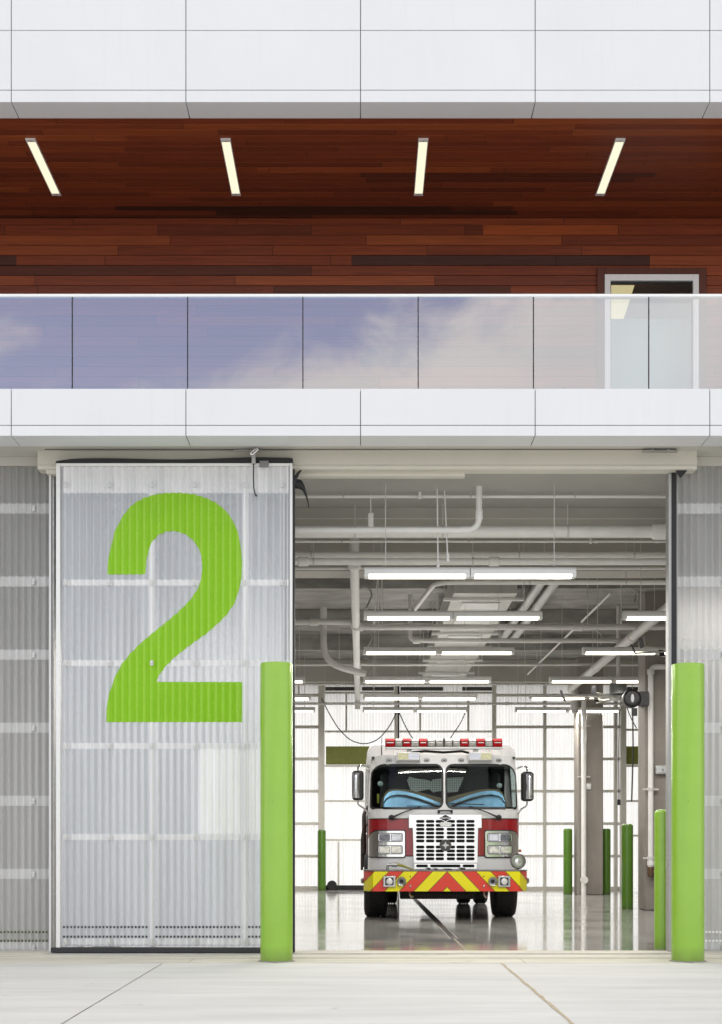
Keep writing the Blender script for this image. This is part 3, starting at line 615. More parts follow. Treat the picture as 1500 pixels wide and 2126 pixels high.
# ------------------------------------------------------------------ lights
def soffit_light(x, label):
    o = empty('soffit_light', (x, 16.7, 9.0), label, 'ceiling light', 'linear lights set in the wood soffit')
    w = .055
    t = MB(); y0, y1 = 15.99, 17.38
    t.box(x - w, x - w + .008, y0, y1, 8.998, 9.016); t.box(x + w - .008, x + w, y0, y1, 8.998, 9.016); t.box(x - w + .0081, x + w - .0081, y0, y0 + .06, 8.999, 9.016); t.box(x - w + .0081, x + w - .0081, y1 - .06, y1, 8.999, 9.016)
    t.build('housing', M_['white'], o)
    t = MB(); t.box(x - w + .0085, x + w - .0085, y0 + .061, y1 - .061, 9.004, 9.012); t.build('lens', M_['lampx'], o)
    for yy in (y0 + .03, y1 - .03):
        t = MB(); t.lathe([(.008, 0), (.008, -.003)], (x, yy, 8.9985), 'z', 8); t.build('screw', M_['galv'], o)
    return o
for x, l in zip((-3.66, -1.50, .69, 2.872), ('recessed linear soffit light leftmost of the four in the wood ceiling', 'recessed linear soffit light second from the left in the wood ceiling', 'recessed linear soffit light third from the left in the wood ceiling', 'recessed linear soffit light nearest above the balcony door')): soffit_light(x, l)
LAMP_W = 80.
ROWS = [17.05, 20.2, 23.9, 28.1, 31.4, 34.35]
ordn = ['nearest the door opening', 'second from the opening', 'third from the opening', 'fourth from the opening', 'fifth from the opening', 'farthest from the opening']
def strip(x0, y, top):
    o = empty('strip_light', (x0 + 1.25, y, 4.35), '', 'strip light', 'twin fluorescent strip lights hanging in the bay')
    L = 2.49; zb = 4.34
    for k in range(2):
        a0 = x0 + k * (L / 2) + (.004 if k else 0); a1 = x0 + (k + 1) * L / 2 - (0 if k else .004)
        t = MB(); t.prism([(y - .075, zb + .035), (y - .068, zb + .09), (y - .04, zb + .12), (y + .04, zb + .12), (y + .068, zb + .09), (y + .075, zb + .035)], a0, a1, 'x'); h = t.build('housing', M_['white'], o, bevel=.004)
        for e in ((a0, a0 + .05), (a1 - .05, a1)):
            t = MB(); t.prism([(y - .078, zb + .034), (y - .066, zb), (y + .066, zb), (y + .078, zb + .034)], e[0], e[1], 'x'); t.build('end_cap', M_['white'], h)
        t = MB(); t.prism([(y - .074, zb + .034), (y - .062, zb + .003), (y + .062, zb + .003), (y + .074, zb + .034)], a0 + .051, a1 - .051, 'x'); t.build('lens', M_['lamp'], o)
    for xx in (x0 + .25, x0 + L - .25):
        t = MB(); t.tube([(xx, y, zb + .12), (xx, y, top)], .006, 6); t.build('hanger_rod', M_['grey_pipe'], o)
    return o
base = {}
for ri, y in enumerate(ROWS):
    for ci, (x0, cn) in enumerate(((.04, 'in the middle column'), (3.66, 'in the right column'), (-3.58, 'in the left column'))):
        if (ri == 0 and ci > 0) or (ri == 1 and ci == 2): continue
        top = 5.46 if y < 18.3 else 6.02
        key = top
        if key not in base: o = base[key] = strip(x0, y, top); o0 = (x0, y); base[str(key)] = o0
        else:
            o = copy_tree(base[key]); q = base[str(key)]
            o.location = Vector(base[key].location) + Vector((x0 - q[0], y - q[1], 0))
        li = bpy.data.lights.new('strip_lamp', 'AREA'); li.shape = 'RECTANGLE'; li.size = 2.35; li.size_y = .11; li.energy = LAMP_W; li.color = (1, .965, .91); li.specular_factor = .25
        lo = bpy.data.objects.new('lamp', li); COL.objects.link(lo); lo.parent = o; lo.location = Vector((x0 + 1.245, y, 4.335)) - Vector(o.location)
        o['label'] = 'white twin strip light ' + ordn[ri] + ' ' + cn

# ------------------------------------------------------------------ pipes, ducts
def ctop(y): return 5.46 if y < 18.3 else 5.2 if y < 18.9 else 5.36 if 22 <= y <= 22.6 else 6.02
def pipe(pts, r, label, m='pipe', fil=.12, rods=(), collars=(), name='pipe', cat='pipe', n=14, flange=1.35):
    o = empty(name, tuple(pts[0]), label, cat, 'pipes under the bay ceiling' if name == 'pipe' else None)
    t = MB(); t.tube(fillet(pts, fil) if len(pts) > 2 else pts, r, n); t.build('pipe_run', M_[m], o)
    for c in collars:
        p, ax = c; t = MB(); L = r * 1.6
        t.lathe([(r * 1.05, -L), (r * flange, -L * .8), (r * flange, L * .8), (r * 1.05, L)], p, ax, 14); t.build('coupling', M_[m], o)
    for p in rods:
        t = MB(); t.tube([p, (p[0], p[1], ctop(p[1]))], .006, 6); t.lathe([(r * 1.12, -.012), (r * 1.12, .012)], p, 'x', 14); t.build('hanger_rod', M_['grey_pipe'], o)
    return o
def xrun(px0, px1, py, d, r, label, m='pipe', rods=5, coll=()):
    z = Z(py, d); x0, x1 = X(px0, d), X(px1, d)
    rr = [(x0 + (x1 - x0) * (i + .5 + R.uniform(-.2, .2)) / rods, d, z) for i in range(rods)]
    return pipe([(x0, d, z), (x1, d, z)], r, label, m, rods=rr, collars=[((X(c, d), d, z), 'x') for c in coll])
xrun(100, 1560, 1031, 17.5, .019, 'thin beige conduit crossing just under the front ceiling', rods=6)
xrun(100, 1560, 1104, 18.05, .072, 'thickest white pipe crossing behind the elbowed pipe', rods=6, coll=(1372,))
d = 17.2
pipe([(X(200, d), d, Z(1101, d)), (X(995, d), d, Z(1101, d)), (X(995, d), d, 5.46)], .037, 'white pipe that elbows up into the front ceiling', fil=.16, collars=[((X(966, d), d, Z(1101, d)), 'x'), ((X(995, d), d, Z(1068, d)), 'z')], flange=1.18)
xrun(100, 1560, 1124, 19.2, .018, 'thin white conduit below the first beam', rods=6, coll=(1238, 1365))
xrun(100, 1560, 1152, 19.5, .043, 'upper of the two white pipes lying close together', rods=4, coll=())
xrun(100, 1560, 1166, 19.3, .046, 'lower of the two white pipes lying close together', rods=4, coll=(630, 1026))
xrun(300, 1560, 1180, 20.9, .022, 'thin white pipe right under the double pipes', rods=4)
xrun(300, 1560, 1196, 22.9, .018, 'thin grey conduit behind the nearest strip light', 'grey_pipe', rods=4)
d = 21.2
pipe([(X(880, d), d + 3.2, Z(1190, d)), (X(905, d), d, Z(1209, d)), (X(1560, d), d, Z(1209, d))], .036, 'white pipe curving out from above the duct to the right', fil=.35, rods=[(X(1100, d), d, Z(1209, d)), (X(1300, d), d, Z(1209, d))])
xrun(742, 1560, 1302, 25.3, .052, 'grey pipe crossing behind the second strip light row', 'grey_pipe', rods=6, coll=(745, 1200))
d = 25.6
pipe([(X(300, d), d, Z(1291, d)), (X(700, d), d, Z(1291, d)), (X(738, d), d, Z(1291, d))], .05, 'short grey pipe at left joining the long drain pipe', 'grey_pipe', collars=[((X(652, d), d, Z(1291, d)), 'x')])
d = 27.2
pipe([(X(852, d), d, 5.9), (X(852, d), d, Z(1330, d)), (X(1290, d), d, Z(1330, d))], .045, 'grey pipe dropping beside the duct then turning right', 'grey_pipe', rods=[(X(1000, d), d, Z(1330, d))], collars=[((X(865, d), d, Z(1330, d)), 'x')])
xrun(300, 1400, 1380, 31.0, .03, 'thin grey pipe crossing in front of the far beam', 'grey_pipe', rods=9)
d = 29.0
pipe([(X(672, d), d, 5.95), (X(672, d), d, Z(1375, d)), (X(760, d), d, Z(1400, d))], .07, 'large grey pipe bending down at the left of the bay', 'grey_pipe', fil=.4)
xrun(300, 1400, 1420.5, 35.0, .026, 'thin beige pipe crossing before the top of the far wall', 'grey_pipe', rods=9, coll=(1054,))
xrun(300, 1300, 1461, 36.6, .033, 'lowest beige pipe crossing in front of the far wall glazing', 'grey_pipe', rods=7, coll=(1054,))
pipe([(-.09, 19.9, 5.9), (-.09, 19.9, 5.06), (-.09, 37.4, 5.0), (-.09, 37.4, 4.7)], .07, 'long pale drain pipe running back along the bay left of the truck', fil=.14, collars=[((-.09, 19.95, 5.06), 'y'), ((-.09, 25.4, 5.04), 'y'), ((-.09, 31.0, 5.02), 'y')], flange=1.3)
pipe([(4.87, 21.0, 4.98), (4.87, 33.6, 4.82), (5.0, 34.15, 4.80), (5.06, 34.15, 4.3)], .085, 'thick pale pipe running back towards the far column', 'grey_pipe', fil=.25, collars=[((4.87, 26.0, 4.915), 'y'), ((4.87, 30.0, 4.866), 'y')], flange=1.15)
# sloping brace rods
t = MB(); t.tube([P(1268, 1232, 27.0), P(1096, 1400, 36.0)], .022, 8); tag(t.build('brace_rod', M_['pipe']), 'long thin diagonal brace under the ceiling right of the duct', 'brace')
# flexible conduits that drop to the fixtures
for i, (px, py, d, l) in enumerate(((752, 1218, 24.4, 'nearest'), (752, 1305, 28.5, 'middle'), (752, 1365, 32.0, 'farthest'))):
    p = [P(px, py, d), P(px + 16, py + 4, d), P(px + 22, py + 20, d), P(px + 14, py + 34, d), P(px + 8, py + 48, d)]
    t = MB(); t.tube(fillet(p, .2), .016, 8); tag(t.build('flexible_conduit', M_['galv']), l + ' grey flexible conduit looping beside the long drain pipe', 'conduit', 'flexible conduits beside the drain pipe')
for i, (px, py, d, l) in enumerate(((1276, 1222, 24.6, 'right flexible conduit looping by the top of the diagonal brace'), (1205, 1310, 28.4, 'right flexible conduit dropping behind the second light row'), )):
    p = [P(px, py, d), P(px + 34, py - 2, d), P(px + 46, py + 10, d), P(px + 42, py + 28, d)]
    t = MB(); t.tube(fillet(p, .25), .014, 8); tag(t.build('flexible_conduit', M_['galv']), 'grey ' + l, 'conduit')
# duct
du = empty('air_duct', (2.1, 24, 5.45), 'pale rectangular air duct running back above the truck', 'duct')
t = MB(); t.box(1.55, 2.62, 24.2, 37.0, 5.40, 5.85); t.build('duct_body', pm('duct_paint', (.52, .51, .48), .45, .1, var=.06), du, bevel=.01)
for k, y in enumerate((24.6, 26.6, 28.6, 30.6, 32.8, 35.2)):
    t = MB(); t.box(1.40, 2.77, y, y + .06, 5.35, 5.395); t.build('support_channel', M_['pipe'], du)
    t = MB(); t.box(1.75, 2.42, y + .45, y + 1.1, 5.375, 5.398); t.build('diffuser', M_['white'], du, bevel=.006)
    for xx in (1.42, 2.75):
        t = MB(); t.tube([(xx, y + .03, 5.39), (xx, y + .03, 6.02)], .008, 6); t.build('hanger_rod', M_['grey_pipe'], du)
for k, xx in enumerate((2.98, 3.22)):
    t = MB(); t.tube([(xx, 23.2, 5.56), (xx, 30.5, 5.56)], .09, 18); tag(t.build('round_duct', M_['galv']), ('left' if k == 0 else 'right') + ' one of the two round silver ducts beside the rectangular duct', 'duct', 'round silver ducts')
# small junction boxes and sprinkler drops on the ceiling
for i, (px, py, d, l) in enumerate(((770, 1080, 17.6, 'white hoist box hanging by a rod above the left of the opening'), (872, 1028, 17.45, 'small white pulley clamp on the thin front conduit'), (1227, 1122, 19.15, 'small white sprinkler clamp on the conduit right of the elbowed pipe'))):
    o = empty('hanger_box', P(px, py, d), l, 'hanger')
    s = .055 if i == 0 else .03; c = Vector(P(px, py, d))
    t = MB(); t.box(c.x - s * .6, c.x + s * .6, d - s * .6, d + s * .6, c.z - s * 1.5, c.z + s * 1.5); t.build('body', M_['pipe'], o, bevel=.01)
    t = MB(); t.tube([(c.x, d, c.z + s * 1.5), (c.x, d, ctop(d))], .008, 6); t.build('rod', M_['pipe'], o)
for i, (px, p0, p1, d, q) in enumerate(((908, 990, 1180, 17.3, 2), (922, 990, 1158, 17.4, 8), (785, 1195, 1290, 25.0, -8), (908, 1210, 1300, 26.4, 0), (1290, 1215, 1290, 26.0, 0))):
    t = MB(); t.tube([P(px, p0, d), P(px + q, p1, d)], .009, 6); t.lathe([(.02, -.05), (.02, .05)], P(px + q, p1, d), 'z', 8)
    tag(t.build('drop_rod', M_['pipe']), ['thin white drop rod left of the elbowed pipe, the longer of two', 'thin white slanting drop rod left of the elbowed pipe', 'thin slanting grey rod by the long drain pipe', 'thin grey rod beside the left edge of the duct', 'thin grey rod over the right light column'][i], 'rod')

# ------------------------------------------------------------------ column fittings
y = 26.3
cp = empty('standpipe', (X(1352, y), y - .07, 0), 'white standpipe with brown valve on the nearer concrete column', 'pipe')
t = MB(); xx = X(1352, 26.2)
t.tube(fillet([(xx, 26.22, .78), (xx, 26.22, 4.42), (6.2, 26.22, 4.42)], .12), .05, 16); t.build('pipe_run', M_['pipe'], cp)
for z in (2.2, .95):
    t = MB(); t.box(xx - .14, xx + .14, 26.20, 26.24, z - .015, z + .015); t.lathe([(.065, -.03), (.065, .03)], (xx, 26.22, z), 'z', 16); t.build('clamp', M_['grey_pipe'], cp)
for z in (4.33, .86): 
    t = MB(); t.lathe([(.05, -.05), (.066, -.04), (.066, .04), (.05, .05)], (xx, 26.22, z), 'z', 16); t.build('coupling', M_['pipe'], cp)
t = MB(); t.lathe([(.05, -.09), (.06, -.06), (.06, .08), (.045, .1)], (xx, 26.22, .70), 'z', 14); t.lathe([(.05, 0), (.05, .16), (.06, .17), (.06, .2)], (xx + .0, 26.22, .70), 'x', 14); t.build('valve', pm('brown_brass', (.16, .10, .06), .45, .5, var=.2), cp)
d2 = 34.15
cp = empty('downpipe', (X(1212, d2), d2, 0), 'pale vertical downpipe on the front of the far concrete column', 'pipe')
xx = X(1213, d2) 
t = MB(); t.tube(fillet([(xx, d2 + .03, 0), (xx, d2 + .03, 4.62)], .1), .06, 16); t.build('pipe_run', M_['pipe'], cp)
t = MB(); t.lathe([(.09, 0), (.09, -.1)], (xx, d2 + .03, .36), 'y', 16); t.build('cleanout', M_['pipe'], cp)
for z in (4.0, 2.8):
    t = MB(); t.box(xx - .15, xx + .15, d2 + .01, d2 + .05, z - .015, z + .015); t.build('clamp', M_['grey_pipe'], cp)
el = empty('emergency_light', (5.5, 26.3, 2.55), 'pale grey emergency light box on the nearer concrete column', 'emergency light')
x0 = X(1362, 26.2); z0, z1 = Z(1607, 26.2), Z(1589, 26.2)
t = MB(); t.box(x0, x0 + .28, 26.20, 26.298, z0, z1); t.build('case', pm('light_grey_plastic', (.55, .56, .57), .4, var=.03), el, bevel=.02)
t = MB(); t.box(x0 + .05, x0 + .22, 26.19, 26.201, z0 + .03, z1 - .03); t.build('lens', pm('clear_lens', (.7, .72, .74), .15, .3, var=.05), el, bevel=.008)
t = MB(); t.lathe([(.02, 0), (.02, -.02)], (x0 + .12, 26.189, (z0 + z1) / 2), 'y', 12); t.build('lamp', M_['chrome'], el)
sw = MB(); c = P(1223, 1633, 34.27); sw.box(c[0] - .05, c[0] + .05, 34.25, 34.298, c[2] - .07, c[2] + .07); sw.box(c[0] - .02, c[0] + .02, 34.24, 34.251, c[2] - .03, c[2] + .03)
tag(sw.build('switch_box', M_['white'], bevel=.006), 'small white switch box on the far concrete column', 'switch')
# cord reel
rc = P(1313, 1450, 25.9)
cr_ = empty('cord_reel', (rc[0], 25.9, rc[2] - .17), 'round black cord reel bracketed to the nearer concrete column', 'cord reel')
t = MB(); t.lathe([(.05, -.02), (.12, -.03), (.15, -.02), (.165, 0), (.165, .16), (.15, .18)], (rc[0], 25.9, rc[2]), 'y', 32); t.build('drum', M_['black'], cr_)
t = MB(); t.lathe([(.13, 0), (.136, -.012), (.142, 0)], (rc[0], 25.877, rc[2]), 'y', 32, False); t.build('rim', M_['rubber'], cr_)
t = MB(); n = 24; t.add([(rc[0] + .03 * math.cos(2 * PI * k / n), 25.866, rc[2] + .075 * math.sin(2 * PI * k / n)) for k in range(n)], [tuple(range(n))]); t.build('oval_badge', pm('silver_badge', (.5, .52, .53), .35, .3, var=.25, vscale=60), cr_)
t = MB(); t.box(rc[0] + .13, 5.169, 25.95, 26.05, rc[2] - .13, rc[2] + .13); t.box(5.12, 5.169, 26.05, 26.6, rc[2] - .1, rc[2] + .1); t.build('bracket', M_['black'], cr_, bevel=.006)
t = MB(); t.box(rc[0] + .0, rc[0] + .1, 25.93, 25.97, rc[2] - .31, rc[2] - .17); t.build('cord_guide', M_['black'], cr_, bevel=.008)
def cable(pts, r, label, end=None):
    t = MB(); t.tube(fillet(pts, .3), r, 8); o = t.build('hanging_cable', M_['black']); tag(o, label, 'cable')
    if end:
        t = MB(); p = end; t.box(p[0] - .03, p[0] + .03, p[1] - .02, p[1] + .02, p[2] - .07, p[2] + .04); t.build('plug', M_['black'], o, bevel=.008)
    return o
cable([P(1314, 1476, 25.95), P(1315, 1560, 25.95), P(1312, 1665, 25.95)], .013, 'black cord hanging straight down from the black cord reel')
e = P(1285.5, 1664, 27.6)
cable([P(1291, 1466, 27.6), P(1286, 1480, 27.6), P(1285, 1570, 27.6), e], .011, 'thin black cable with a plug hanging left of the cord reel', e)
cable([P(1302, 1469, 26.1), P(1310, 1490, 26.2), P(1322, 1512, 26.25)], .009, 'short black cable slanting from the cord reel to the column')
d = 36.9
cable([P(668, 1450, d), P(682, 1478, d), P(702, 1512, d), P(728, 1538, d), P(758, 1546, d), P(786, 1536, d), P(810, 1508, d), P(825, 1476, d)], .013, 'black cable sagging in a wide loop left above the truck')
cable([P(829, 1479, d), P(842, 1508, d), P(856, 1532, d), P(880, 1560, d)], .013, 'black cable slanting down behind the left of the light bar')
cable([P(971, 1468, d), P(958, 1500, d), P(935, 1533, d), P(920, 1560, d)], .012, 'black cable slanting down behind the right of the light bar')
# ------------------------------------------------------------------ ceiling fans
def fan(cx, cy, cz, r, nb, a0, label):
    o = empty('ceiling_fan', (cx, cy, cz), label, 'ceiling fan', 'big ceiling fans')
    t = MB(); t.lathe([(.06, -.06), (.13, -.05), (.15, 0), (.13, .04), (.06, .05)], (cx, cy, cz), 'z', 24); t.build('hub', M_['galv'], o)
    t = MB(); t.lathe([(.10, .06), (.17, .08), (.17, .36), (.15, .40), (.06, .42)], (cx, cy, cz), 'z', 28)
    for k in range(20):
        a = 2 * PI * k / 20; t.box(cx + .165 * math.cos(a) - .006, cx + .165 * math.cos(a) + .006, cy + .165 * math.sin(a) - .006, cy + .165 * math.sin(a) + .006, cz + .1, cz + .34)
    t.build('motor', pm('motor_grey', (.20, .21, .21), .45, .4, var=.1), o)
    t = MB(); t.tube([(cx, cy, cz + .4), (cx, cy, 6.02)], .04, 12); t.build('down_rod', M_['grey_pipe'], o)
    for k in range(nb):
        a = a0 + 2 * PI * k / nb; M = Matrix.Translation((cx, cy, cz)) @ Matrix.Rotation(a, 4, 'Z') @ Matrix.Rotation(math.radians(7), 4, 'X')
        t = MB(); prof = [(-.05, 0), (0, .012), (.05, .004), (.05, -.004), (0, -.004)]
        vs = [M @ Vector((x, p[0], p[1])) for x in (.12, r) for p in prof]; m = len(prof)
        t.add(vs, [tuple(range(m))[::-1], tuple(range(m, 2 * m))] + [(i, (i + 1) % m, m + (i + 1) % m, m + i) for i in range(m)])
        bl = t.build('blade', pm('blade_metal', (.30, .28, .24), .35, .7, var=.05) if 'blade_metal' not in bpy.data.materials else bpy.data.materials['blade_metal'], o)
        t = MB(); vs = [M @ Vector(p) for p in ((r, -.055, -.01), (r, .055, -.01), (r + .05, .075, .12), (r + .05, -.01, .13), (r + .012, -.055, -.01), (r + .012, .055, -.01), (r + .06, .075, .12), (r + .06, -.01, .13))]
        t.add(vs, [(0, 1, 2, 3), (4, 7, 6, 5), (0, 4, 5, 1), (1, 5, 6, 2), (2, 6, 7, 3), (3, 7, 4, 0)]); t.build('winglet', M_['black'], bl)
    return o
fan(X(1284, 29.2), 29.2, Z(1449, 29.2), 1.17, 8, .2, 'large ceiling fan with black winglets behind the cord reel')
fan(5.12, 22.0, Z(1353, 22.2), .95, 8, .35, 'large ceiling fan at top right, mostly hidden by the door jamb')
M_['hl_low'] = pm('headlamp_glass', (.70, .68, .60), .12, .55, var=.35, vscale=22)
M_['hl_smoke'] = pm('dark_lamp_glass', (.16, .16, .18), .12, .5, var=.5, vscale=18)
M_['hl_clear'] = pm('silver_lamp_glass', (.62, .63, .66), .1, .6, var=.25, vscale=10)
M_['led'] = pm('led_grid', (.72, .70, .45), .3, .1, var=.35, vscale=70)
M_['lens_red'] = pm('red_beacon_lens', (.42, .004, .008), .5, var=.4, vscale=25, spec=.12)
M_['lens_clear'] = pm('clear_beacon_lens', (.40, .385, .36), .4, .1, var=.4, vscale=18, spec=.25)
M_['gchrome'] = pm('satin_chrome', (.84, .835, .82), .14, 1., var=.02, vscale=6)
M_['shade'] = pm('sky_tint_shade', (.30, .52, .78), .22, .55, var=.35, vscale=2.6)  # blue is the windscreen's sky reflection put into the shade colour
# ------------------------------------------------------------------ fire truck
TX, TY = 1.335, 23.1
T = empty('fire_truck', (TX, TY, 0), 'white and red fire truck parked nose out in the bay', 'fire truck')
def tx(zx, y): return (zx / 3.33333 - 50) / F * (TY + y) - TX      # numbers read off an enlarged crop of the photo
def tz(zy, y): return CH + (253 - zy / 3.33333) / F * (TY + y)
class TB(MB):
    def build(s, name, mat, parent=None, **k):
        s.v = [(v[0] + TX, v[1] + TY, v[2]) for v in s.v]; return MB.build(s, name, mat, parent or T, **k)
M_['twhite'] = pm('truck_white_paint', (.84, .84, .84), .22, var=.015, coat=.5)
M_['tred'] = pm('truck_red_paint', (.33, .008, .014), .2, var=.03, coat=.6)
M_['tyre'] = pm('tyre_rubber', (.018, .018, .019), .75, var=.25, vscale=6, bump=.35, bscale=40)
M_['dark'] = pm('dark_underbody', (.02, .02, .021), .7, var=.3, vscale=6)
M_['cabin'] = pm('dark_cabin_trim', (.03, .033, .035), .7, var=.2)
M_['plate'] = None
def plate_mat():
    m, nt, ns, ln = nodes('diamond_plate')
    b = N(ns, 'ShaderNodeBsdfPrincipled'); o = N(ns, 'ShaderNodeOutputMaterial'); ln.new(b.outputs[0], o.inputs[0])
    b.inputs['Metallic'].default_value = .4; b.inputs['Roughness'].default_value = .35
    tc = N(ns, 'ShaderNodeTexCoord'); mp = N(ns, 'ShaderNodeMapping'); mp.inputs['Rotation'].default_value = (0, PI / 4, 0); ln.new(tc.outputs['Object'], mp.inputs[0])
    ck = N(ns, 'ShaderNodeTexChecker'); ck.inputs['Scale'].default_value = 38; ck.inputs[1].default_value = (.85, .86, .82, 1); ck.inputs[2].default_value = (.40, .41, .39, 1); ln.new(mp.outputs[0], ck.inputs[0]); ln.new(ck.outputs[0], b.inputs['Base Color'])
    return m
M_['plate'] = plate_mat()
def chevron():
    m, nt, ns, ln = nodes('chevron_tape')
    b = N(ns, 'ShaderNodeBsdfPrincipled'); o = N(ns, 'ShaderNodeOutputMaterial'); ln.new(b.outputs[0], o.inputs[0]); b.inputs['Roughness'].default_value = .3
    tc = N(ns, 'ShaderNodeTexCoord'); sp = N(ns, 'ShaderNodeSeparateXYZ'); ln.new(tc.outputs['Object'], sp.inputs[0])
    def M(op, a, c=None):
        n = N(ns, 'ShaderNodeMath', operation=op)
        for i, q in enumerate((a, c)):
            if q is None: continue
            if isinstance(q, (int, float)): n.inputs[i].default_value = q
            else: ln.new(q, n.inputs[i])
        return n.outputs[0]
    u = M('SUBTRACT', M('ABSOLUTE', M('SUBTRACT', sp.outputs[0], .013)), M('MULTIPLY', M('SUBTRACT', .774, sp.outputs[2]), .95))
    q = M('ADD', M('DIVIDE', u, .228), 20.)
    par = M('GREATER_THAN', M('MODULO', q, 2.), 1.)
    fr = M('FRACT', q); edge = M('ADD', M('LESS_THAN', fr, .035), M('GREATER_THAN', fr, .965))
    mx = N(ns, 'ShaderNodeMix', data_type='RGBA'); ln.new(par, mx.inputs[0]); mx.inputs[6].default_value = (.95, .86, .0, 1); mx.inputs[7].default_value = (.80, .055, .03, 1)
    m2 = N(ns, 'ShaderNodeMix', data_type='RGBA'); ln.new(edge, m2.inputs[0]); ln.new(mx.outputs[2], m2.inputs[6]); m2.inputs[7].default_value = (.22, .15, .0, 1); ln.new(m2.outputs[2], b.inputs['Base Color'])
    ln.new(m2.outputs[2], b.inputs['Emission Color']); b.inputs['Emission Strength'].default_value = .0
    return m
M_['chev'] = chevron()
HW = 1.222; CR = .30
def hw(z): return HW - .05 * max(0, (z - 1.7)) / .9
def y0(z): return .012 * (z - .8) if z < 1.76 else .012 + .13 * (z - 1.76)
def yf(x, z, lift=0.):
    h = hw(z); a = min(abs(x), h)
    y = y0(z) + .05 * (a / h) ** 2
    if a > h - CR:
        t = (a - (h - CR)) / CR; y += CR * (1 - math.sqrt(max(0, 1 - t * t)))
    return y - lift
def xs_front(x0, x1, n=44):
    """samples denser toward the rounded corners"""
    out = []
    for i in range(n + 1):
        t = -1 + 2 * i / n; s = math.sin(t * PI / 2) * .55 + t * .45
        out.append(x0 + (x1 - x0) * (s + 1) / 2)
    return out
def patch(x0, x1, z0, z1, lift, r=0., nx=24, nz=5, r4=None):
    """panel lying on the cab front; r4 = corner radii (bl, br, tr, tl)"""
    bl, br, tr, tl = r4 or (r,) * 4
    x0 = max(x0, -hw((z0 + z1) / 2) + .002); x1 = min(x1, hw((z0 + z1) / 2) - .002)
    xx = sorted(set([x0 + (x1 - x0) * i / nx for i in range(nx + 1)] + [x0 + q * k for q in (bl, tl) if q for k in (.03, .12, .3, .6)] + [x1 - q * k for q in (br, tr) if q for k in (.03, .12, .3, .6)]))
    def c(r, d): return 0 if d >= r or r <= 0 else r - math.sqrt(max(0, r * r - (r - d) ** 2))
    cols = []
    for x in xx:
        a, b = x - x0, x1 - x
        lo = z0 + max(c(bl, a), c(br, b)); hi = z1 - max(c(tl, a), c(tr, b))
        cols.append((x, lo, hi))
    m = TB(); m.grid(len(cols), nz + 1, lambda i, j: (cols[i][0], yf(cols[i][0], cols[i][1] + (cols[i][2] - cols[i][1]) * j / nz, lift), cols[i][1] + (cols[i][2] - cols[i][1]) * j / nz))
    return m
def loop_front(loop, lift): return [(p[0], yf(p[0], p[1], lift), p[1]) for p in loop]
def ring(outer, inner, lift0, lift1):
    """band between two equal length loops drawn on the cab front"""
    n = len(outer); m = TB()
    m.add(loop_front(outer, lift0) + loop_front(inner, lift1), [(i, (i + 1) % n, n + (i + 1) % n, n + i) for i in range(n)]); return m
# lower cab shell
zb, zt = .79, 1.765
xx = xs_front(-HW, HW); zz = [zb, .9, 1.02, 1.2, 1.4, 1.6, zt]
m = TB(); m.grid(len(xx), len(zz), lambda i, j: (xx[i] / HW * hw(zz[j]), yf(xx[i] / HW * hw(zz[j]), zz[j]), zz[j]))
for s in (-1, 1):
    m.grid(2, len(zz), lambda i, j: (s * hw(zz[j]), (yf(HW, zz[j]), 2.3)[i], zz[j]))
cab = m.build('cab_body', M_['twhite'])
m = TB(); m.box(-1.2, 1.2, .36, 2.3, .76, .80); m.build('cab_floor', M_['dark'])
# upper front frame with two windscreen openings
ZW0, ZW1, ZR = 1.768, 2.485, 2.635
wl = [(tx(228, .05) + .0, tx(735, .02)), (tx(752, .02), tx(1257, .05))]
XL0, XL1 = -1.183, -.022; XR0, XR1 = .012 + .012, 1.183
WR = [(.05, .12, .12, .22), (.12, .05, .22, .12)]
holes = [dense(rrect(XL0, XL1, ZW0, ZW1, WR[0], 7), .05), dense(rrect(XR0, XR1, ZW0, ZW1, WR[1], 7), .05)]
outer = dense([(-1.221, 1.752), (1.221, 1.752), (1.195, 2.3), (1.18, 2.52), (1.14, 2.60), (1.05, ZR), (-1.05, ZR), (-1.14, 2.60), (-1.18, 2.52), (-1.195, 2.3)], .045)
vs, fs = sheet2d(outer, holes)
m = TB(); m.add([(v[0], yf(v[0], v[1], .003), v[1]) for v in vs], fs); m.build('windscreen_surround', M_['twhite'], angle=60)
for k, (a, b) in enumerate(((XL0, XL1), (XR0, XR1))):
    o_ = dense(rrect(a - .008, b + .008, ZW0 - .008, ZW1 + .008, [q + .008 for q in WR[k]], 7), 5); i_ = dense(rrect(a + .022, b - .022, ZW0 + .03, ZW1 - .022, [max(.02, q - .022) for q in WR[k]], 7), 5)
    # same parameterisation for both loops, with extra points along the straight sides
    def ex(l):
        out = []
        for i in range(len(l)):
            p, q = Vector(l[i]), Vector(l[(i + 1) % len(l)])
            for s in range(6 if i % 8 == 7 else 1): out.append(tuple(p.lerp(q, s / (6 if i % 8 == 7 else 1))))
        return out
    gs = ring(ex(o_), ex(i_), .008, .004).build('windscreen_gasket', M_['black'])
    wsn = patch(a, b, ZW0, ZW1, -.002, nx=30, nz=8, r4=WR[k]).build('windscreen', M_['wglass'])
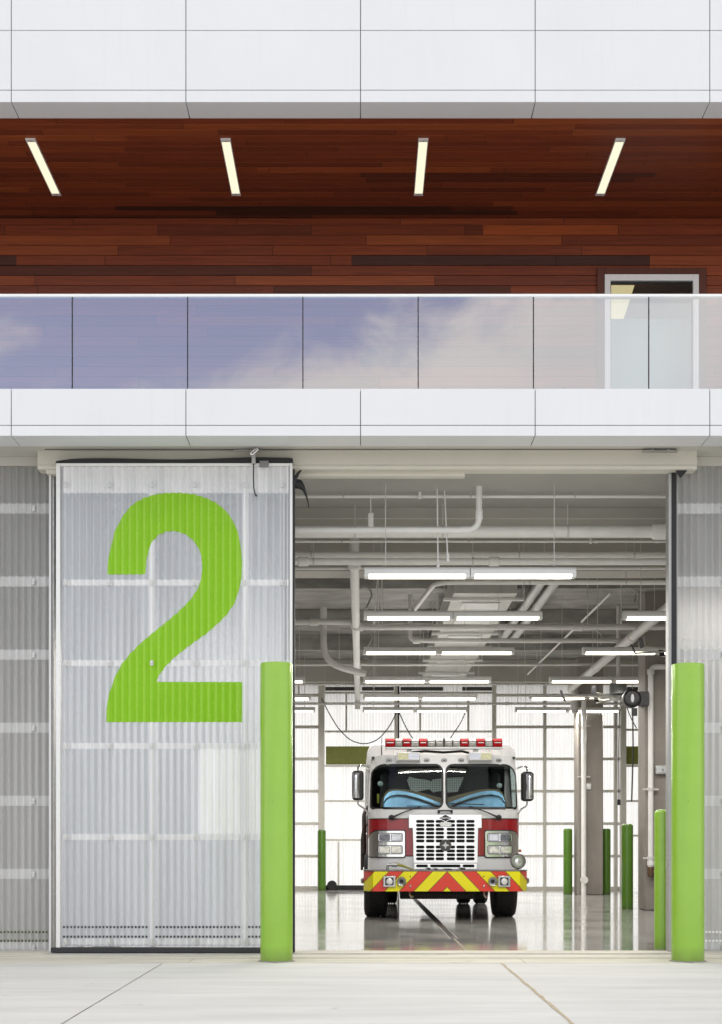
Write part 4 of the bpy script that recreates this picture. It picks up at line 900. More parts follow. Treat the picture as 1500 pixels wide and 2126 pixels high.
# roof and cab sides above the belt
zz2 = [zt, 2.0, 2.3, 2.5, 2.58, ZR]
def hx(z): return {2.5: 1.182, 2.58: 1.15, ZR: 1.05}.get(z, hw(z))
m = TB()
for s in (-1, 1):
    m.grid(2, 3, lambda i, j: (s * hx(zz2[3 + j]), (yf(hx(zz2[3 + j]), zz2[3 + j]), 2.3)[i], zz2[3 + j]))
    # pillar, then post behind the side window
    for (ya, yb) in ((None, .46), (1.25, 2.3)):
        m.grid(2, 4, lambda i, j: (s * hw(zz2[j]), ((yf(hw(zz2[j]), zz2[j]) if ya is None else ya), yb)[i], zz2[j]))
m.grid(12, 2, lambda i, j: (-1.05 + 2.1 * i / 11, (yf(-1.05 + 2.1 * i / 11, ZR), 2.3)[j], ZR)); m.build('cab_roof', M_['twhite'])
for s in (-1, 1):
    m = TB(); m.grid(2, 4, lambda i, j: (s * (hw(zz2[j]) - .008), (.46, 1.25)[i], zz2[j])); m.build('side_window', M_['wglass'])
# raised roof and body behind
def shell(y0_, y1_, h, zlo, zhi, ch, name, mat):
    m = TB(); sec = [(-h, zlo), (-h, zhi - ch * 1.5), (-h + .02, zhi - ch * .9)] + [(-h + .03 + ch * (1 - math.cos(a)), zhi - ch + ch * math.sin(a)) for a in [k * PI / 12 for k in range(1, 7)]]
    sec = sec + [(-p[0], p[1]) for p in sec[::-1]]
    m.prism(sec, y0_, y1_, 'y'); return m.build(name, mat, bevel=.02)
shell(.95, 2.42, 1.235, 2.5, 2.875, .10, 'raised_roof', M_['twhite'])
m = TB()
for xx_ in (-1.0, -.8, .8, 1.0): m.box(xx_ - .004, xx_ + .004, .944, .952, 2.64, 2.84)
m.build('roof_rib', M_['soffit'])
bodyo = shell(2.44, 8.4, 1.24, .55, 2.78, .05, 'rear_body', M_['twhite'])
for s in (-1, 1):
    m = TB(); m.box(min(s * 1.241, s * 1.245), max(s * 1.241, s * 1.245), 2.5, 8.35, 1.05, 1.5); m.build('red_stripe', M_['tred'])
    for k in range(3):
        ya = 2.7 + k * 1.95
        m = TB()
        for q in range(14): m.box(min(s * 1.238, s * 1.25), max(s * 1.238, s * 1.25), ya, ya + 1.7, 1.55 + q * .075, 1.55 + q * .075 + .07)
        m.build('roller_shutter', M_['galv'], bodyo, bevel=.004, seg=1)
    # red band on the cab side, door line and handle
    m = TB(); m.box(min(s * (HW + .001), s * (HW + .005)), max(s * (HW + .001), s * (HW + .005)), .36, 2.3, 1.02, 1.61); m.build('red_stripe', M_['tred'])
    m = TB(); m.box(min(s * (HW + .005), s * (HW + .008)), max(s * (HW + .005), s * (HW + .008)), .50, .508, .85, 1.75); m.box(min(s * (HW + .005), s * (HW + .008)), max(s * (HW + .005), s * (HW + .008)), 1.3, 1.308, .85, 1.75); m.build('door_seam', M_['black'])
    m = TB(); m.box(min(s * (HW + .006), s * (HW + .03)), max(s * (HW + .006), s * (HW + .03)), 1.08, 1.22, 1.36, 1.40); m.build('door_handle', M_['chrome'], bevel=.006)
# red front band with dark pinstripes, either side of the grille
zr0, zr1 = tz(922, 0), tz(668, 0)
for (a, b) in ((-1.222, tx(527, 0) + .02), (tx(972, 0) - .02, 1.222)):
    patch(a, b, zr0, zr1, .004, nx=26).build('red_stripe', M_['tred'])
    m = patch(a, b, zr1 - .004, zr1 + .012, .006, nx=26, nz=1); q = patch(a, b, zr0 - .012, zr0 + .004, .006, nx=26, nz=1); m.add(q.v, q.f); m.build('pinstripe', M_['black'])
# grille: polished sheet pierced by capsule slots, dark core behind
gy = -.045
def cap(zx0, zx1, zy0, zy1):
    x0, x1, z0, z1 = tx(zx0, gy), tx(zx1, gy), tz(zy1, gy), tz(zy0, gy); return rrect(x0, x1, z0, z1, (z1 - z0) / 2 - .0005, 4)
GXC = 748
def fromg(gx): return (840 + gx * 170 / 1500 - 700) * 3.33333       # second crop, 1500 px wide over 170 photo px
def fromgy(g): return (1670 + g * 170 / 1500 - 1500) * 3.33333
colx = [(215, 368), (395, 550), (573, 728), (775, 930), (953, 1108), (1132, 1287)]
rows = [312, 384, 456, 527, 600, 670, 782, 854, 925, 997]
hs = []
for ri, r_ in enumerate(rows):
    for (a, b) in colx: hs.append(cap(fromg(a), fromg(b), fromgy(r_ - 27), fromgy(r_ + 27)))
ou = [(85, 190), (1415, 190), (1415, 430), (1350, 432), (1335, 1072), (175, 1072), (155, 432), (85, 430)]
ou = [(tx(fromg(p[0]), gy), tz(fromgy(p[1]), gy)) for p in ou]
vs, fs = sheet2d(dense(ou, .06), hs)
m = TB(); m.add([(v[0], gy - .0, v[1]) for v in vs], fs); gr = m.build('grille', M_['gchrome'])
hs = [cap(fromg(a), fromg(b), fromgy(1102), fromgy(1155)) for a, b in ((215, 432), (473, 1030), (1068, 1287))]
ou = [(tx(fromg(p[0]), gy), tz(fromgy(p[1]), gy)) for p in ((182, 1082), (1330, 1082), (1330, 1185), (182, 1185))]
vs, fs = sheet2d(ou, hs)
m = TB(); m.add([(v[0], gy + .015, v[1]) for v in vs], fs); m.build('lower_slots', M_['gchrome'], gr)
m = TB(); m.box(tx(fromg(190), gy), tx(fromg(1320), gy), gy + .03, .05, tz(fromgy(1180), gy), tz(fromgy(285), gy)); m.build('core', pm('radiator_black', (.008, .008, .009), .8, var=.2), gr)
m = TB(); m.prism([(tx(fromg(85), gy), tz(fromgy(190), gy)), (tx(fromg(1415), gy), tz(fromgy(190), gy)), (tx(fromg(1415), gy), tz(fromgy(430), gy)), (tx(fromg(1330), gy), tz(fromgy(1185), gy)), (tx(fromg(180), gy), tz(fromgy(1185), gy)), (tx(fromg(85), gy), tz(fromgy(430), gy))], .052, .056, 'y'); m.build('back_plate', M_['black'], gr)
for s in (-1, 1):
    m = TB(); xe = tx(fromg(85 if s < 0 else 1415), gy); m.box(min(xe, xe - s * .004), max(xe, xe - s * .004), gy + .001, .04, tz(fromgy(430), gy), tz(fromgy(190), gy))
    x2 = tx(fromg(165 if s < 0 else 1342), gy); m.box(min(x2, x2 - s * .004), max(x2, x2 - s * .004), gy + .013, .04, tz(fromgy(1185), gy), tz(fromgy(432), gy)); m.build('side_return', M_['chrome'], gr)
cx_, cz_ = tx(fromg(752), gy), tz(fromgy(252), gy)
dw, dh = .0985, .058 * .95
m = TB(); m.prism([(cx_ - dw * 1.12, cz_), (cx_, cz_ - dh * 1.14), (cx_ + dw * 1.12, cz_), (cx_, cz_ + dh * 1.14)], gy - .020, gy - .0135, 'y'); m.build('badge_edge', M_['chrome'], gr)
m = TB(); m.prism([(cx_ - dw, cz_), (cx_, cz_ - dh), (cx_ + dw, cz_), (cx_, cz_ + dh)], gy - .025, gy - .0205, 'y'); m.build('badge', M_['black'], gr)
fc = bpy.data.curves.new('badge_text', 'FONT'); fc.body = 'SPARTAN'; fc.size = .034; fc.align_x = 'CENTER'; fc.align_y = 'CENTER'; fc.extrude = .001; fc.offset = .0008
fo = bpy.data.objects.new('badge_text_src', fc); COL.objects.link(fo)
bpy.context.view_layer.update()
me = bpy.data.meshes.new_from_object(fo.evaluated_get(bpy.context.evaluated_depsgraph_get())); bpy.data.objects.remove(fo)
bt = bpy.data.objects.new('badge_lettering', me); COL.objects.link(bt); me.materials.clear(); me.materials.append(M_['white']); bt.parent = gr; bt.location = (cx_, gy - .0275, cz_); bt.rotation_euler = (PI / 2, 0, 0)
m = TB(); q = rrect(tx(fromg(645), gy), tx(fromg(865), gy), tz(fromgy(408), gy), tz(fromgy(325), gy), .035, 5); m.prism(q, gy - .045, gy - .013, 'y'); m.build('grille_light', pm('frosted_clear_lens', (.80, .80, .78), .2, .2, var=.1, vscale=60), gr, bevel=.006)
ex_, ez_ = tx(fromg(752), gy), tz(fromgy(750), gy)
m = TB(); m.lathe([(.088, 0), (.095, -.006), (.088, -.012)], (ex_, gy - .013, ez_), 'y', 32, False); m.build('emblem_rim', M_['chrome'], gr)
m = TB(); m.lathe([(.089, 0), (.089, -.006)], (ex_, gy - .014, ez_), 'y', 32); m.build('emblem_disc', pm('emblem_grey', (.09, .085, .08), .4, .4, var=.1), gr)
m = TB(); st = []
for k in range(8):
    a = PI / 8 * 2 * k + PI / 2; r_ = .066 if k % 2 == 0 else .026
    st.append((ex_ + r_ * math.cos(a), ez_ + r_ * math.sin(a)))
m.prism(st, gy - .027, gy - .0205, 'y'); m.build('emblem_star', M_['steel'], gr, bevel=.003)
m = TB(); m.tube(fillet([(tx(703, 0), -.0, tz(615, 0)), (tx(720, 0), -.035, tz(611, 0)), (tx(780, 0), -.035, tz(611, 0)), (tx(796, 0), 0, tz(615, 0))], .03), .012, 8)
m.box(tx(697, 0), tx(712, 0), -.02, .03, tz(627, 0), tz(606, 0)); m.box(tx(786, 0), tx(801, 0), -.02, .03, tz(627, 0), tz(606, 0)); m.build('grab_handle', M_['black'], bevel=.003)
# headlight clusters
for s in (-1, 1):
    mir = (lambda q: q) if s < 0 else (lambda q: 1497 - q)
    def sx(q, y=-.0): return tx(mir(q), y)
    def span(a, b): return tuple(sorted((sx(a), sx(b))))
    a, b = span(216, 470)
    r4 = (.04, .03, .03, .16) if s < 0 else (.03, .04, .16, .03)
    bz = patch(a, b, tz(930, 0), tz(750, 0), .032, nx=30, r4=r4); bezel = bz.build('headlight_bezel', M_['gchrome'])
    r4b = r4; e = .016
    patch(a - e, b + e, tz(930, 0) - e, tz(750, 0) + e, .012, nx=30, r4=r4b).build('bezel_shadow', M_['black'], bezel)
    # rim closing the gap between bezel and body on the inner side
    bi = b if s < 0 else a
    m = TB(); m.box(min(bi, bi + .003 * s), max(bi, bi + .003 * s), yf(bi, 1.2, .031), .03, tz(922, 0), tz(760, 0)); m.build('bezel_edge', M_['chrome'], bezel)
    for (zy0, zy1, low) in ((765, 827, 0), (850, 912, 1)):
        a, b = span(283, 456)
        q = rrect(a, b, tz(zy1, 0), tz(zy0, 0), .03, 5); q2 = rrect(a + .012, b - .012, tz(zy1, 0) + .012, tz(zy0, 0) - .012, .022, 5); q3 = rrect(a + .016, b - .016, tz(zy1, 0) + .016, tz(zy0, 0) - .016, .02, 5)
        yb = yf((a + b) / 2, 1.2, .034)
        m = TB(); m.prism(q, yb - .012, yb + .01, 'y'); m.build('lamp_gasket', M_['black'], bezel)
        m = TB(); m.prism(q2, yb - .017, yb - .0125, 'y'); m.build('lamp_rim', M_['chrome'], bezel)
        for k, (u0, u1) in enumerate(((292, 367), (373, 448))):
            a2, b2 = span(u0, u1); outerl = (k == 0)
            q = rrect(a2, b2, tz(zy1 - 7, 0), tz(zy0 + 7, 0), .018, 5)
            m = TB(); m.prism(q, yb - .0205, yb - .0175, 'y'); m.build('lamp_seal', M_['black'], bezel)
            q = rrect(a2 + .006, b2 - .006, tz(zy1 - 9, 0), tz(zy0 + 9, 0), .016, 5)
            m = TB(); m.prism(q, yb - .028, yb - .021, 'y')
            mat = M_['hl_low'] if low else (M_['hl_smoke'] if outerl else M_['hl_clear'])
            hl = m.build('headlight', mat, bezel, bevel=.005)
    # warm corner marker
m = TB(); m.lathe([(.02, 0), (.025, -.015), (.01, -.03)], (1.245, .35, tz(888, .2)), 'y', 12); m.build('side_marker', pm('amber_marker', (.45, .12, .04), .3, var=.1))
# bumper
bz0, bz1 = .462, .776
plan = [(-1.293, -.20), (-1.15, -.48), (1.15, -.48), (1.293, -.20), (1.293, -.06), (-1.293, -.06)]
m = TB(); m.prism(plan, bz0, bz1, 'z'); bu = m.build('bumper', M_['chev'], bevel=.006)
m = TB(); m.prism([(p[0] * 1.004, p[1] * 1.01) for p in plan[:4]] + [(1.29, .10), (-1.29, .10)], bz1 + .002, bz1 + .022, 'z'); m.build('bumper_deck', pm('grey_tread_plate', (.24, .22, .22), .4, .5, var=.2, vscale=30, bump=.3, bscale=60), bu, bevel=.004)
by = -.48
for s in (-1, 1):
    lx = tx(363 if s < 0 else 1157, by); lz = tz(1100, by); hwid, hh = .098, .088
    m = TB(); m.box(lx - hwid, lx + hwid, by - .03, by - .001, lz - hh, lz + hh); lf = m.build('bumper_light', M_['steel'], bu, bevel=.008)
    m = TB(); m.prism(rrect(lx - .066, lx + .066, lz - .06, lz + .06, .02, 4), by - .034, by - .0305, 'y'); m.lathe([(.052, 0), (.05, -.012), (.03, -.02), (.008, -.022)], (lx, by - .0345, lz), 'y', 24)
    m2 = TB(); m2.prism(rrect(lx - .066, lx + .066, lz - .06, lz + .06, .02, 4), by - .034, by - .0305, 'y'); m2.build('light_recess', M_['black'], bu)
    m3 = TB(); m3.lathe([(.052, 0), (.05, -.012), (.03, -.02), (.008, -.022)], (lx, by - .0345, lz), 'y', 24); m3.build('light_lens', pm('white_lens', (.85, .85, .84), .15, .1, var=.12, vscale=80), bu)
    hx_ = tx(447 if s < 0 else 1079, by)
    m = TB(); m.lathe([(.066, -.001), (.072, -.03), (.066, -.036), (.056, -.03), (.03, .0), (.005, .005)], (hx_, by - .001, lz), 'y', 28, False); m.build('horn', M_['steel'], bu)
    m = TB(); m.lathe([(.03, 0), (.03, -.002)], (hx_, by - .004, lz), 'y', 20); m.build('horn_throat', M_['black'], bu)
    for zy, rr_ in ((1065, .010), (1133, .016)):
        m = TB(); m.lathe([(rr_, 0), (rr_, -.006), (rr_ * .6, -.01)], (tx(508 if s < 0 else 1016, by), by - .001, tz(zy, by)), 'y', 12); m.build('bolt', M_['steel'] if zy > 1100 else M_['black'], bu)
    m = TB(); m.lathe([(.04, 0), (.05, .02 * s), (.03, .045 * s)], (1.293 * s, -.13, tz(1095, -.13)), 'x', 16); m.build('bumper_marker', M_['galv'], bu)
    m = TB(); zz_ = bz0 - .002; xh = tx(505 if s < 0 else 1018, -.3)
    m.tube(fillet([(xh, -.30, zz_ + .02), (xh, -.34, zz_ - .06), (xh + .03, -.34, zz_ - .10), (xh + .05, -.30, zz_ - .08)], .04), .016, 8); m.build('tow_hook', M_['steel'])
# left hose coupling with strap, lying on the bumper deck
m = TB(); m.tube(fillet([(tx(350, -.3), -.3, bz1 + .02), (tx(350, -.3), -.3, tz(985, -.3)), (tx(410, -.3), -.3, tz(985, -.3))], .06), .022, 10)
m.lathe([(.034, -.05), (.036, .04)], (tx(400, -.3), -.3, tz(985, -.3)), 'x', 14); m.build('hose_coupling', M_['galv'])
m = TB(); m.tube([(tx(415, -.3), -.3, tz(982, -.3)), (tx(455, -.3), -.3, tz(992, -.3)), (tx(500, -.32), -.32, tz(1008, -.3)), (tx(538, -.33), -.33, tz(1022, -.3))], [.022, .02, .013, .008], 8); m.build('hose_strap', pm('yellow_green_strap', (.33, .32, .06), .6, var=.1))
m = TB()
for a, b, h in ((627, 648, .03), (676, 700, .02), (745, 800, .014), (858, 888, .03)): m.box(tx(a, -.3), tx(b, -.3), -.32, -.25, bz1 + .022, bz1 + .022 + h)
m.build('deck_fitting', M_['black'])
# round chrome siren
m = TB(); sy = -.28; c = (tx(1253, sy), sy, tz(962, sy)); m.lathe([(.05, .18), (.115, .06), (.124, 0), (.124, -.02), (.112, -.03), (.09, -.012), (.055, -.012), (.05, -.026), (.03, -.03), (.01, -.032)], c, 'y', 36); sr = m.build('siren', M_['gchrome'])
for r_ in (.105, .098, .091, .084, .077, .07, .063):
    m = TB(); m.lathe([(r_ - .002, -.014), (r_, -.022), (r_ + .002, -.014)], c, 'y', 36, False); m.build('siren_ring', M_['steel'], sr)
m = TB(); m.tube([(c[0], -.18, c[2] - .05), (c[0], -.18, bz1 + .02)], .03, 10); m.build('siren_bracket', M_['galv'], sr)
# roof front: marker lights, flood lights
for q in (362, 622, 742, 860, 1122):
    x_ = tx(q, .1); z_ = tz(262, .1); yy = yf(x_, z_, .003)
    m = TB(); m.prism(rrect(x_ - .046, x_ + .046, z_ - .028, z_ + .028, .027, 5), yy - .012, yy + .01, 'y'); mk = m.build('marker_light', M_['black'], bevel=.003)
    m = TB(); m.prism(rrect(x_ - .036, x_ + .036, z_ - .019, z_ + .019, .018, 5), yy - .016, yy - .0125, 'y'); m.build('marker_rim', M_['steel'], mk)
    m = TB(); m.prism(rrect(x_ - .026, x_ + .026, z_ - .011, z_ + .011, .010, 5), yy - .02, yy - .0165, 'y'); m.build('marker_lens', M_['black'], mk)
for s, (a, b) in ((-1, (413, 578)), (1, (910, 1080))):
    fy = -.02; x0, x1 = tx(a, fy), tx(b, fy); z0, z1 = tz(262, fy), tz(206, fy)
    m = TB(); m.box(x0 + .012, x1 - .012, fy, fy + .09, z0, z1); fl_ = m.build('flood_light', M_['white'], bevel=.008)
    m = TB(); m.box(x0, x0 + .011, fy - .005, fy + .12, z0 - .01, z1 - .03); m.build('flood_bracket', M_['steel'], fl_); m = TB(); m.box(x1 - .011, x1, fy - .005, fy + .12, z0 - .01, z1 - .03); m.build('flood_bracket', M_['steel'], fl_)
    xm = (x0 + x1) / 2
    la, lb = (x0 + .025, xm - .004) if s < 0 else (xm + .004, x1 - .025)
    ra, rb = (xm + .004, x1 - .025) if s < 0 else (x0 + .025, xm - .004)
    m = TB(); m.box(la, lb, fy - .004, fy - .0005, z0 + .015, z1 - .015); m.build('led_panel', M_['led'], fl_)
    m = TB()
    for k in range(2): m.box(ra, rb, fy - .004, fy - .0005, z0 + .018 + k * (z1 - z0 - .03) / 2, z0 + .012 + (k + 1) * (z1 - z0 - .03) / 2)
    m.build('reflector', pm('reflector_grey', (.6, .62, .68), .2, .6, var=.15), fl_)
m = TB(); m.tube([(-.58, .3, 2.68), (-.3, .32, 2.71), (0, .33, 2.69), (.3, .32, 2.71), (.5, .33, 2.66)], .02, 8); m.build('roof_cable', M_['black'])
m = TB(); m.tube([(tx(310, .3), .3, 2.63), (tx(310, .3), .3, 2.93)], [.010, .003], 8); m.build('antenna', M_['black'])
# light bar
ly = .30
m = TB(); m.box(tx(337, ly), tx(1140, ly), ly - .13, ly + .15, tz(188, ly), tz(171, ly)); lb_ = m.build('light_bar', M_['steel'], bevel=.008)
segs = [(333, 401, 'r'), (401, 452, 'c'), (452, 511, 'r'), (511, 566, 'c'), (566, 624, 'r'), (624, 680, 'c'), (680, 736, 'c'), (742, 797, 'c'), (797, 850, 'c'), (850, 908, 'r'), (908, 962, 'c'), (962, 1022, 'r'), (1022, 1074, 'c'), (1074, 1142, 'r')]
zc0, zc1 = tz(171, ly) + .001, tz(113, ly)
hh = zc1 - zc0
for a, b, k in segs:
    x0, x1 = tx(a, ly) + .005, tx(b, ly) - .005
    sec = [(ly - .125, zc0), (ly - .135, zc0 + hh * .3), (ly - .12, zc0 + hh * .72), (ly - .07, zc1), (ly + .09, zc1), (ly + .14, zc0 + hh * .6), (ly + .14, zc0)]
    m = TB(); m.prism(sec, x0, x1, 'x'); m.build('beacon_lens', M_['lens_red'] if k == 'r' else M_['lens_clear'], lb_, bevel=.006)
    m = TB(); m.box(x0 + .02, x1 - .02, ly - .142, ly - .1, zc0 + hh * .42, zc0 + hh * .52); m.build('lens_seam', M_['steel'], lb_)
m = TB(); m.box(tx(335, ly), tx(1140, ly), ly - .10, ly + .12, zc0 + .002, zc1 - .03); m.build('bar_core', M_['black'], lb_)
m = TB(); m.box(tx(736, ly) - .001, tx(742, ly) + .001, ly - .138, ly + .14, zc0, zc1 + .002); m.build('bar_divider', M_['black'], lb_)
for q in (500, 960):
    m = TB(); m.box(tx(q, ly) - .04, tx(q, ly) + .04, ly - .05, ly + .08, 2.636, tz(189, ly)); m.build('bar_foot', M_['galv'], lb_)
# mirrors
for s in (-1, 1):
    a, b = ((105, 186), (1277, 1360))[s > 0]; my = .05
    x0, x1 = tx(a, my), tx(b, my); z0, z1 = tz(538 if s < 0 else 545, my), tz(333 if s < 0 else 340, my); xm = (x0 + x1) / 2
    m = TB(); m.prism(rrect(x0, x1, z0, z1, .05, 5), my - .03, my + .12, 'y'); mi = m.build('mirror', M_['black'], bevel=.03, seg=3)
    ca, cb = (x0 - .002, x1 - .07) if s < 0 else (x0 + .07, x1 + .002)
    m = TB(); nn = 10
    m.grid(nn + 1, 6, lambda i, j: (ca + (cb - ca) * i / nn, my - .035 - .03 * math.sin(PI * i / nn) * (1 if j not in (0, 5) else .4), z0 + .035 + (z1 - z0 - .07) * j / 5)); m.build('mirror_cover', M_['chrome'], mi)
    m = TB(); xb = hw(2.4) * s
    m.tube(fillet([(xm, my + .04, z1 - .02), (xm, my + .05, z1 + .075), (xm - .06 * s, my + .08, z1 + .095), (xb + .0 * s, .32, z1 + .06)], .05), .014, 10)
    m.tube(fillet([(xm, my + .04, z0 + .02), (xm, my + .05, z0 - .07), (xm - .1 * s, my + .1, z0 - .13), (HW * s * .995, .34, z0 - .20), (HW * s * .995, .36, z0 - .28)], .06), .014, 10); m.build('mirror_arm', M_['chrome'], mi)
# wipers
for s in (-1, 1):
    mir = (lambda q: q) if s < 0 else (lambda q: 1499 - q)
    p0, p1 = (mir(378), 657), (mir(585), 577)
    def fr_(q, l): x_ = tx(q[0], 0); z_ = tz(q[1], 0); return (x_, yf(x_, z_, l), z_)
    mid = ((p0[0] * .6 + p1[0] * .4), (p0[1] * .6 + p1[1] * .4) - 3)
    m = TB(); m.tube([fr_(p0, .05), fr_((p0[0] * .85 + p1[0] * .15, p0[1] * .85 + p1[1] * .15), .055), fr_(mid, .05), fr_(p1, .035)], [.017, .014, .010, .006], 8)
    c = fr_(p0, .0); m.lathe([(.045, .01), (.045, -.03), (.032, -.055), (.015, -.06)], c, 'y', 18); wp = m.build('wiper', M_['black'])
    m = TB(); m.tube([fr_((mir(482), 578 if s < 0 else 568), .022), fr_((mir(725) if s > 0 else 722, 578 if s < 0 else 560), .022)] if s < 0 else [fr_((775, 560), .022), fr_((1018, 568), .022)], .008, 6); m.build('wiper_blade', M_['black'], wp)
    m = TB(); m.tube(fillet([fr_(p0, .02), fr_((mir(395), 680), .02), fr_((mir(412), 676), .02), fr_((mir(405), 655), .02)], .02), .004, 6); m.build('washer_hose', M_['black'], wp)
# cabin: rear wall, seats, dash, sun shades
m = TB(); m.box(-1.15, 1.15, 1.9, 1.93, 1.0, 2.6); m.box(-1.15, 1.15, .5, 1.9, 1.28, 1.3); m.box(-1.16, 1.16, .3, 1.9, 2.58, 2.62); m.build('cabin', M_['cabin'])
m = TB(); yy = 1.25; pl = [(485, 400), (500, 375), (560, 390), (640, 400), (650, 412), (660, 395), (735, 385), (880, 378), (862, 420), (835, 480), (765, 485), (745, 470), (690, 478), (668, 485), (640, 462), (515, 485)]
m.prism([(tx(p[0], yy), tz(p[1], yy)) for p in pl], yy, yy + .02, 'y'); m.build('tread_plate_box', M_['plate'])
for s, (a, b) in ((-1, (300, 480)), (1, (890, 1130))):
    yy = .95
    m = TB(); m.box(tx(a, yy), tx(b, yy), yy, yy + .14, 1.3, tz(350, yy)); m.build('seat_back', M_['cabin'], bevel=.05, seg=3)
    m = TB(); m.lathe([(.045, 0), (.03, -.025), (.01, -.035)], (tx(300 if s < 0 else 1124, .5), .5, tz(424 if s < 0 else 437, .5)), 'y', 16); m.build('cab_gauge', pm('pale_gauge', (.6, .7, .72), .2, var=.1))
m = TB(); m.box(tx(277, .45), tx(294, .45), .45, .48, tz(560, .45), tz(493, .45)); m.build('flashlight', pm('yellow_plastic', (.45, .42, .05), .5, var=.05), bevel=.008)
for s in (-1, 1):
    mir = (lambda q: q) if s < 0 else (lambda q: 1487 - q)
    def fan_(pl, lift, name, mat, par=None):
        m = TB(); n = len(pl)
        xa = [min(max(tx(mir(p[0]), .1), -1.15), 1.15) for p in pl]
        zlo = tz(592, .1); nz_ = 5
        m.grid(n, nz_, lambda i, j: (xa[i], yf(xa[i], zlo + (tz(pl[i][1], .1) - zlo) * j / (nz_ - 1), lift - .03 * math.sin(PI * i / (n - 1))), zlo + (tz(pl[i][1], .1) - zlo) * j / (nz_ - 1)))
        return m.build(name, mat, par)
    sh = fan_([(318, 585), (322, 545), (335, 505), (358, 482), (390, 472), (430, 470), (480, 477), (540, 492), (600, 512), (660, 535), (715, 557), (726, 575)], -.09, 'sun_shade', M_['shade'])
    fan_([(302, 590), (312, 530), (335, 480), (365, 460), (420, 456), (500, 463), (580, 482), (650, 500), (730, 522)], -.16, 'shade_border', pm('tan_border', (.20, .15, .08), .6, var=.1), sh)
    m = TB(); fr2 = lambda q, l: (tx(mir(q[0]), .1), yf(tx(mir(q[0]), .1), tz(q[1], .1), l), tz(q[1], .1))
    m.tube([fr2(q, -.055) for q in ((325, 560), (340, 530), (370, 510), (420, 502), (480, 508), (560, 528), (640, 556), (700, 582))], [.006, .008, .010, .012, .015, .017, .018, .018], 8); m.build('shade_seam', M_['black'], sh)
# under the truck
m = TB(); m.box(tx(440, .5), tx(965, .5), .5, 1.0, tz(1222, .5), .6); m.build('radiator_guard', M_['dark'])
m = TB()
for k in range(26):
    x_ = tx(548, .49) + k * (tx(940, .49) - tx(548, .49)) / 25; m.box(x_ - .006, x_ + .006, .485, .499, tz(1212, .49), tz(1186, .49))
m.build('guard_slot', pm('fin_brown', (.10, .08, .07), .6, .3, var=.2))
m = TB(); m.box(-.45, .45, -.06, 8.2, .5, .78); m.build('chassis', M_['dark'])
m = TB(); m.tube([(-1.0, 1.0, .52), (1.0, 1.0, .52)], .09, 12); m.tube([(-1.0, 6.2, .52), (1.0, 6.2, .52)], .12, 12); m.lathe([(.05, -.2), (.24, -.1), (.24, .1), (.05, .2)], (0, 6.2, .5), 'x', 16); m.build('axle', M_['dark'])
def wheel(x0, x1, y, r, name='wheel', lugs=True):
    w_ = x1 - x0; m = TB(); pr = [(r * .62, 0), (r * .78, .0), (r * .93, .012), (r * .985, .04), (r, .055)]
    ng = 4; a0 = .055; aw = (w_ - .11) / ng
    for k in range(ng):
        b0 = a0 + k * aw
        if k: pr += [(r - .014, b0 + .002), (r - .014, b0 + .014), (r, b0 + .016)]
        pr += [(r, b0 + aw - .001)]
    pr += [(r * .985, w_ - .04), (r * .93, w_ - .012), (r * .78, w_), (r * .62, w_)]
    m.lathe(pr, (x0, y, r), 'x', 56)
    for k in range(44):
        a = 2 * PI * k / 44
        for q in range(ng):
            b0 = x0 + .055 + q * aw + .02; c = Vector((0, y + math.cos(a + q * .06) * r, r + math.sin(a + q * .06) * r)); n_ = Vector((0, math.cos(a + q * .06), math.sin(a + q * .06))); t_ = Vector((0, -n_.z, n_.y))
            if n_.z < -.995: continue
            vs = [Vector((xx_, 0, 0)) + c + n_ * h + t_ * tt for xx_ in (b0, b0 + aw - .024) for h in (-.004, .007) for tt in (-.021, .021)]
            m.add(vs, [(0, 1, 3, 2), (4, 6, 7, 5), (0, 4, 5, 1), (2, 3, 7, 6), (0, 2, 6, 4), (1, 5, 7, 3)])
    ty = m.build(name, M_['tyre'], angle=50)
    m = TB(); m.lathe([(r * .62, .03), (r * .58, .06), (r * .5, .1), (r * .2, .12), (r * .2, .02), (.02, .01)] if x0 < 0 else [(r * .62, w_ - .03), (r * .58, w_ - .06), (r * .5, w_ - .1), (r * .2, w_ - .12), (r * .2, w_ - .02), (.02, w_ - .01)], (x0, y, r), 'x', 32); m.build('rim', M_['chrome'], ty)
    return ty
wheel(-1.285, -.90, 1.0, .525); wheel(.845, 1.235, 1.0, .525)
for x0 in (-1.22, -.88, .60, .94): wheel(x0, x0 + .28, 6.2, .525, 'rear_wheel')
# pipes behind the cab on the left side
m = TB(); m.tube(fillet([(-1.285, 2.0, 1.05), (-1.285, 2.0, 1.55), (-1.285, 2.0, 1.75), (-1.18, 2.1, 1.88)], .15), .034, 14); m.tube(fillet([(-1.32, 2.1, .75), (-1.32, 2.1, 1.3), (-1.29, 2.1, 1.5), (-1.2, 2.1, 1.56)], .2), .022, 12); m.build('intake_hose', pm('dark_hose', (.07, .06, .055), .45, .2, var=.2))
m = TB(); m.box(-1.30, -1.241, 2.2, 2.4, .8, 1.7); m.build('pump_panel_edge', M_['dark'], bevel=.01)

#END_TRUCK

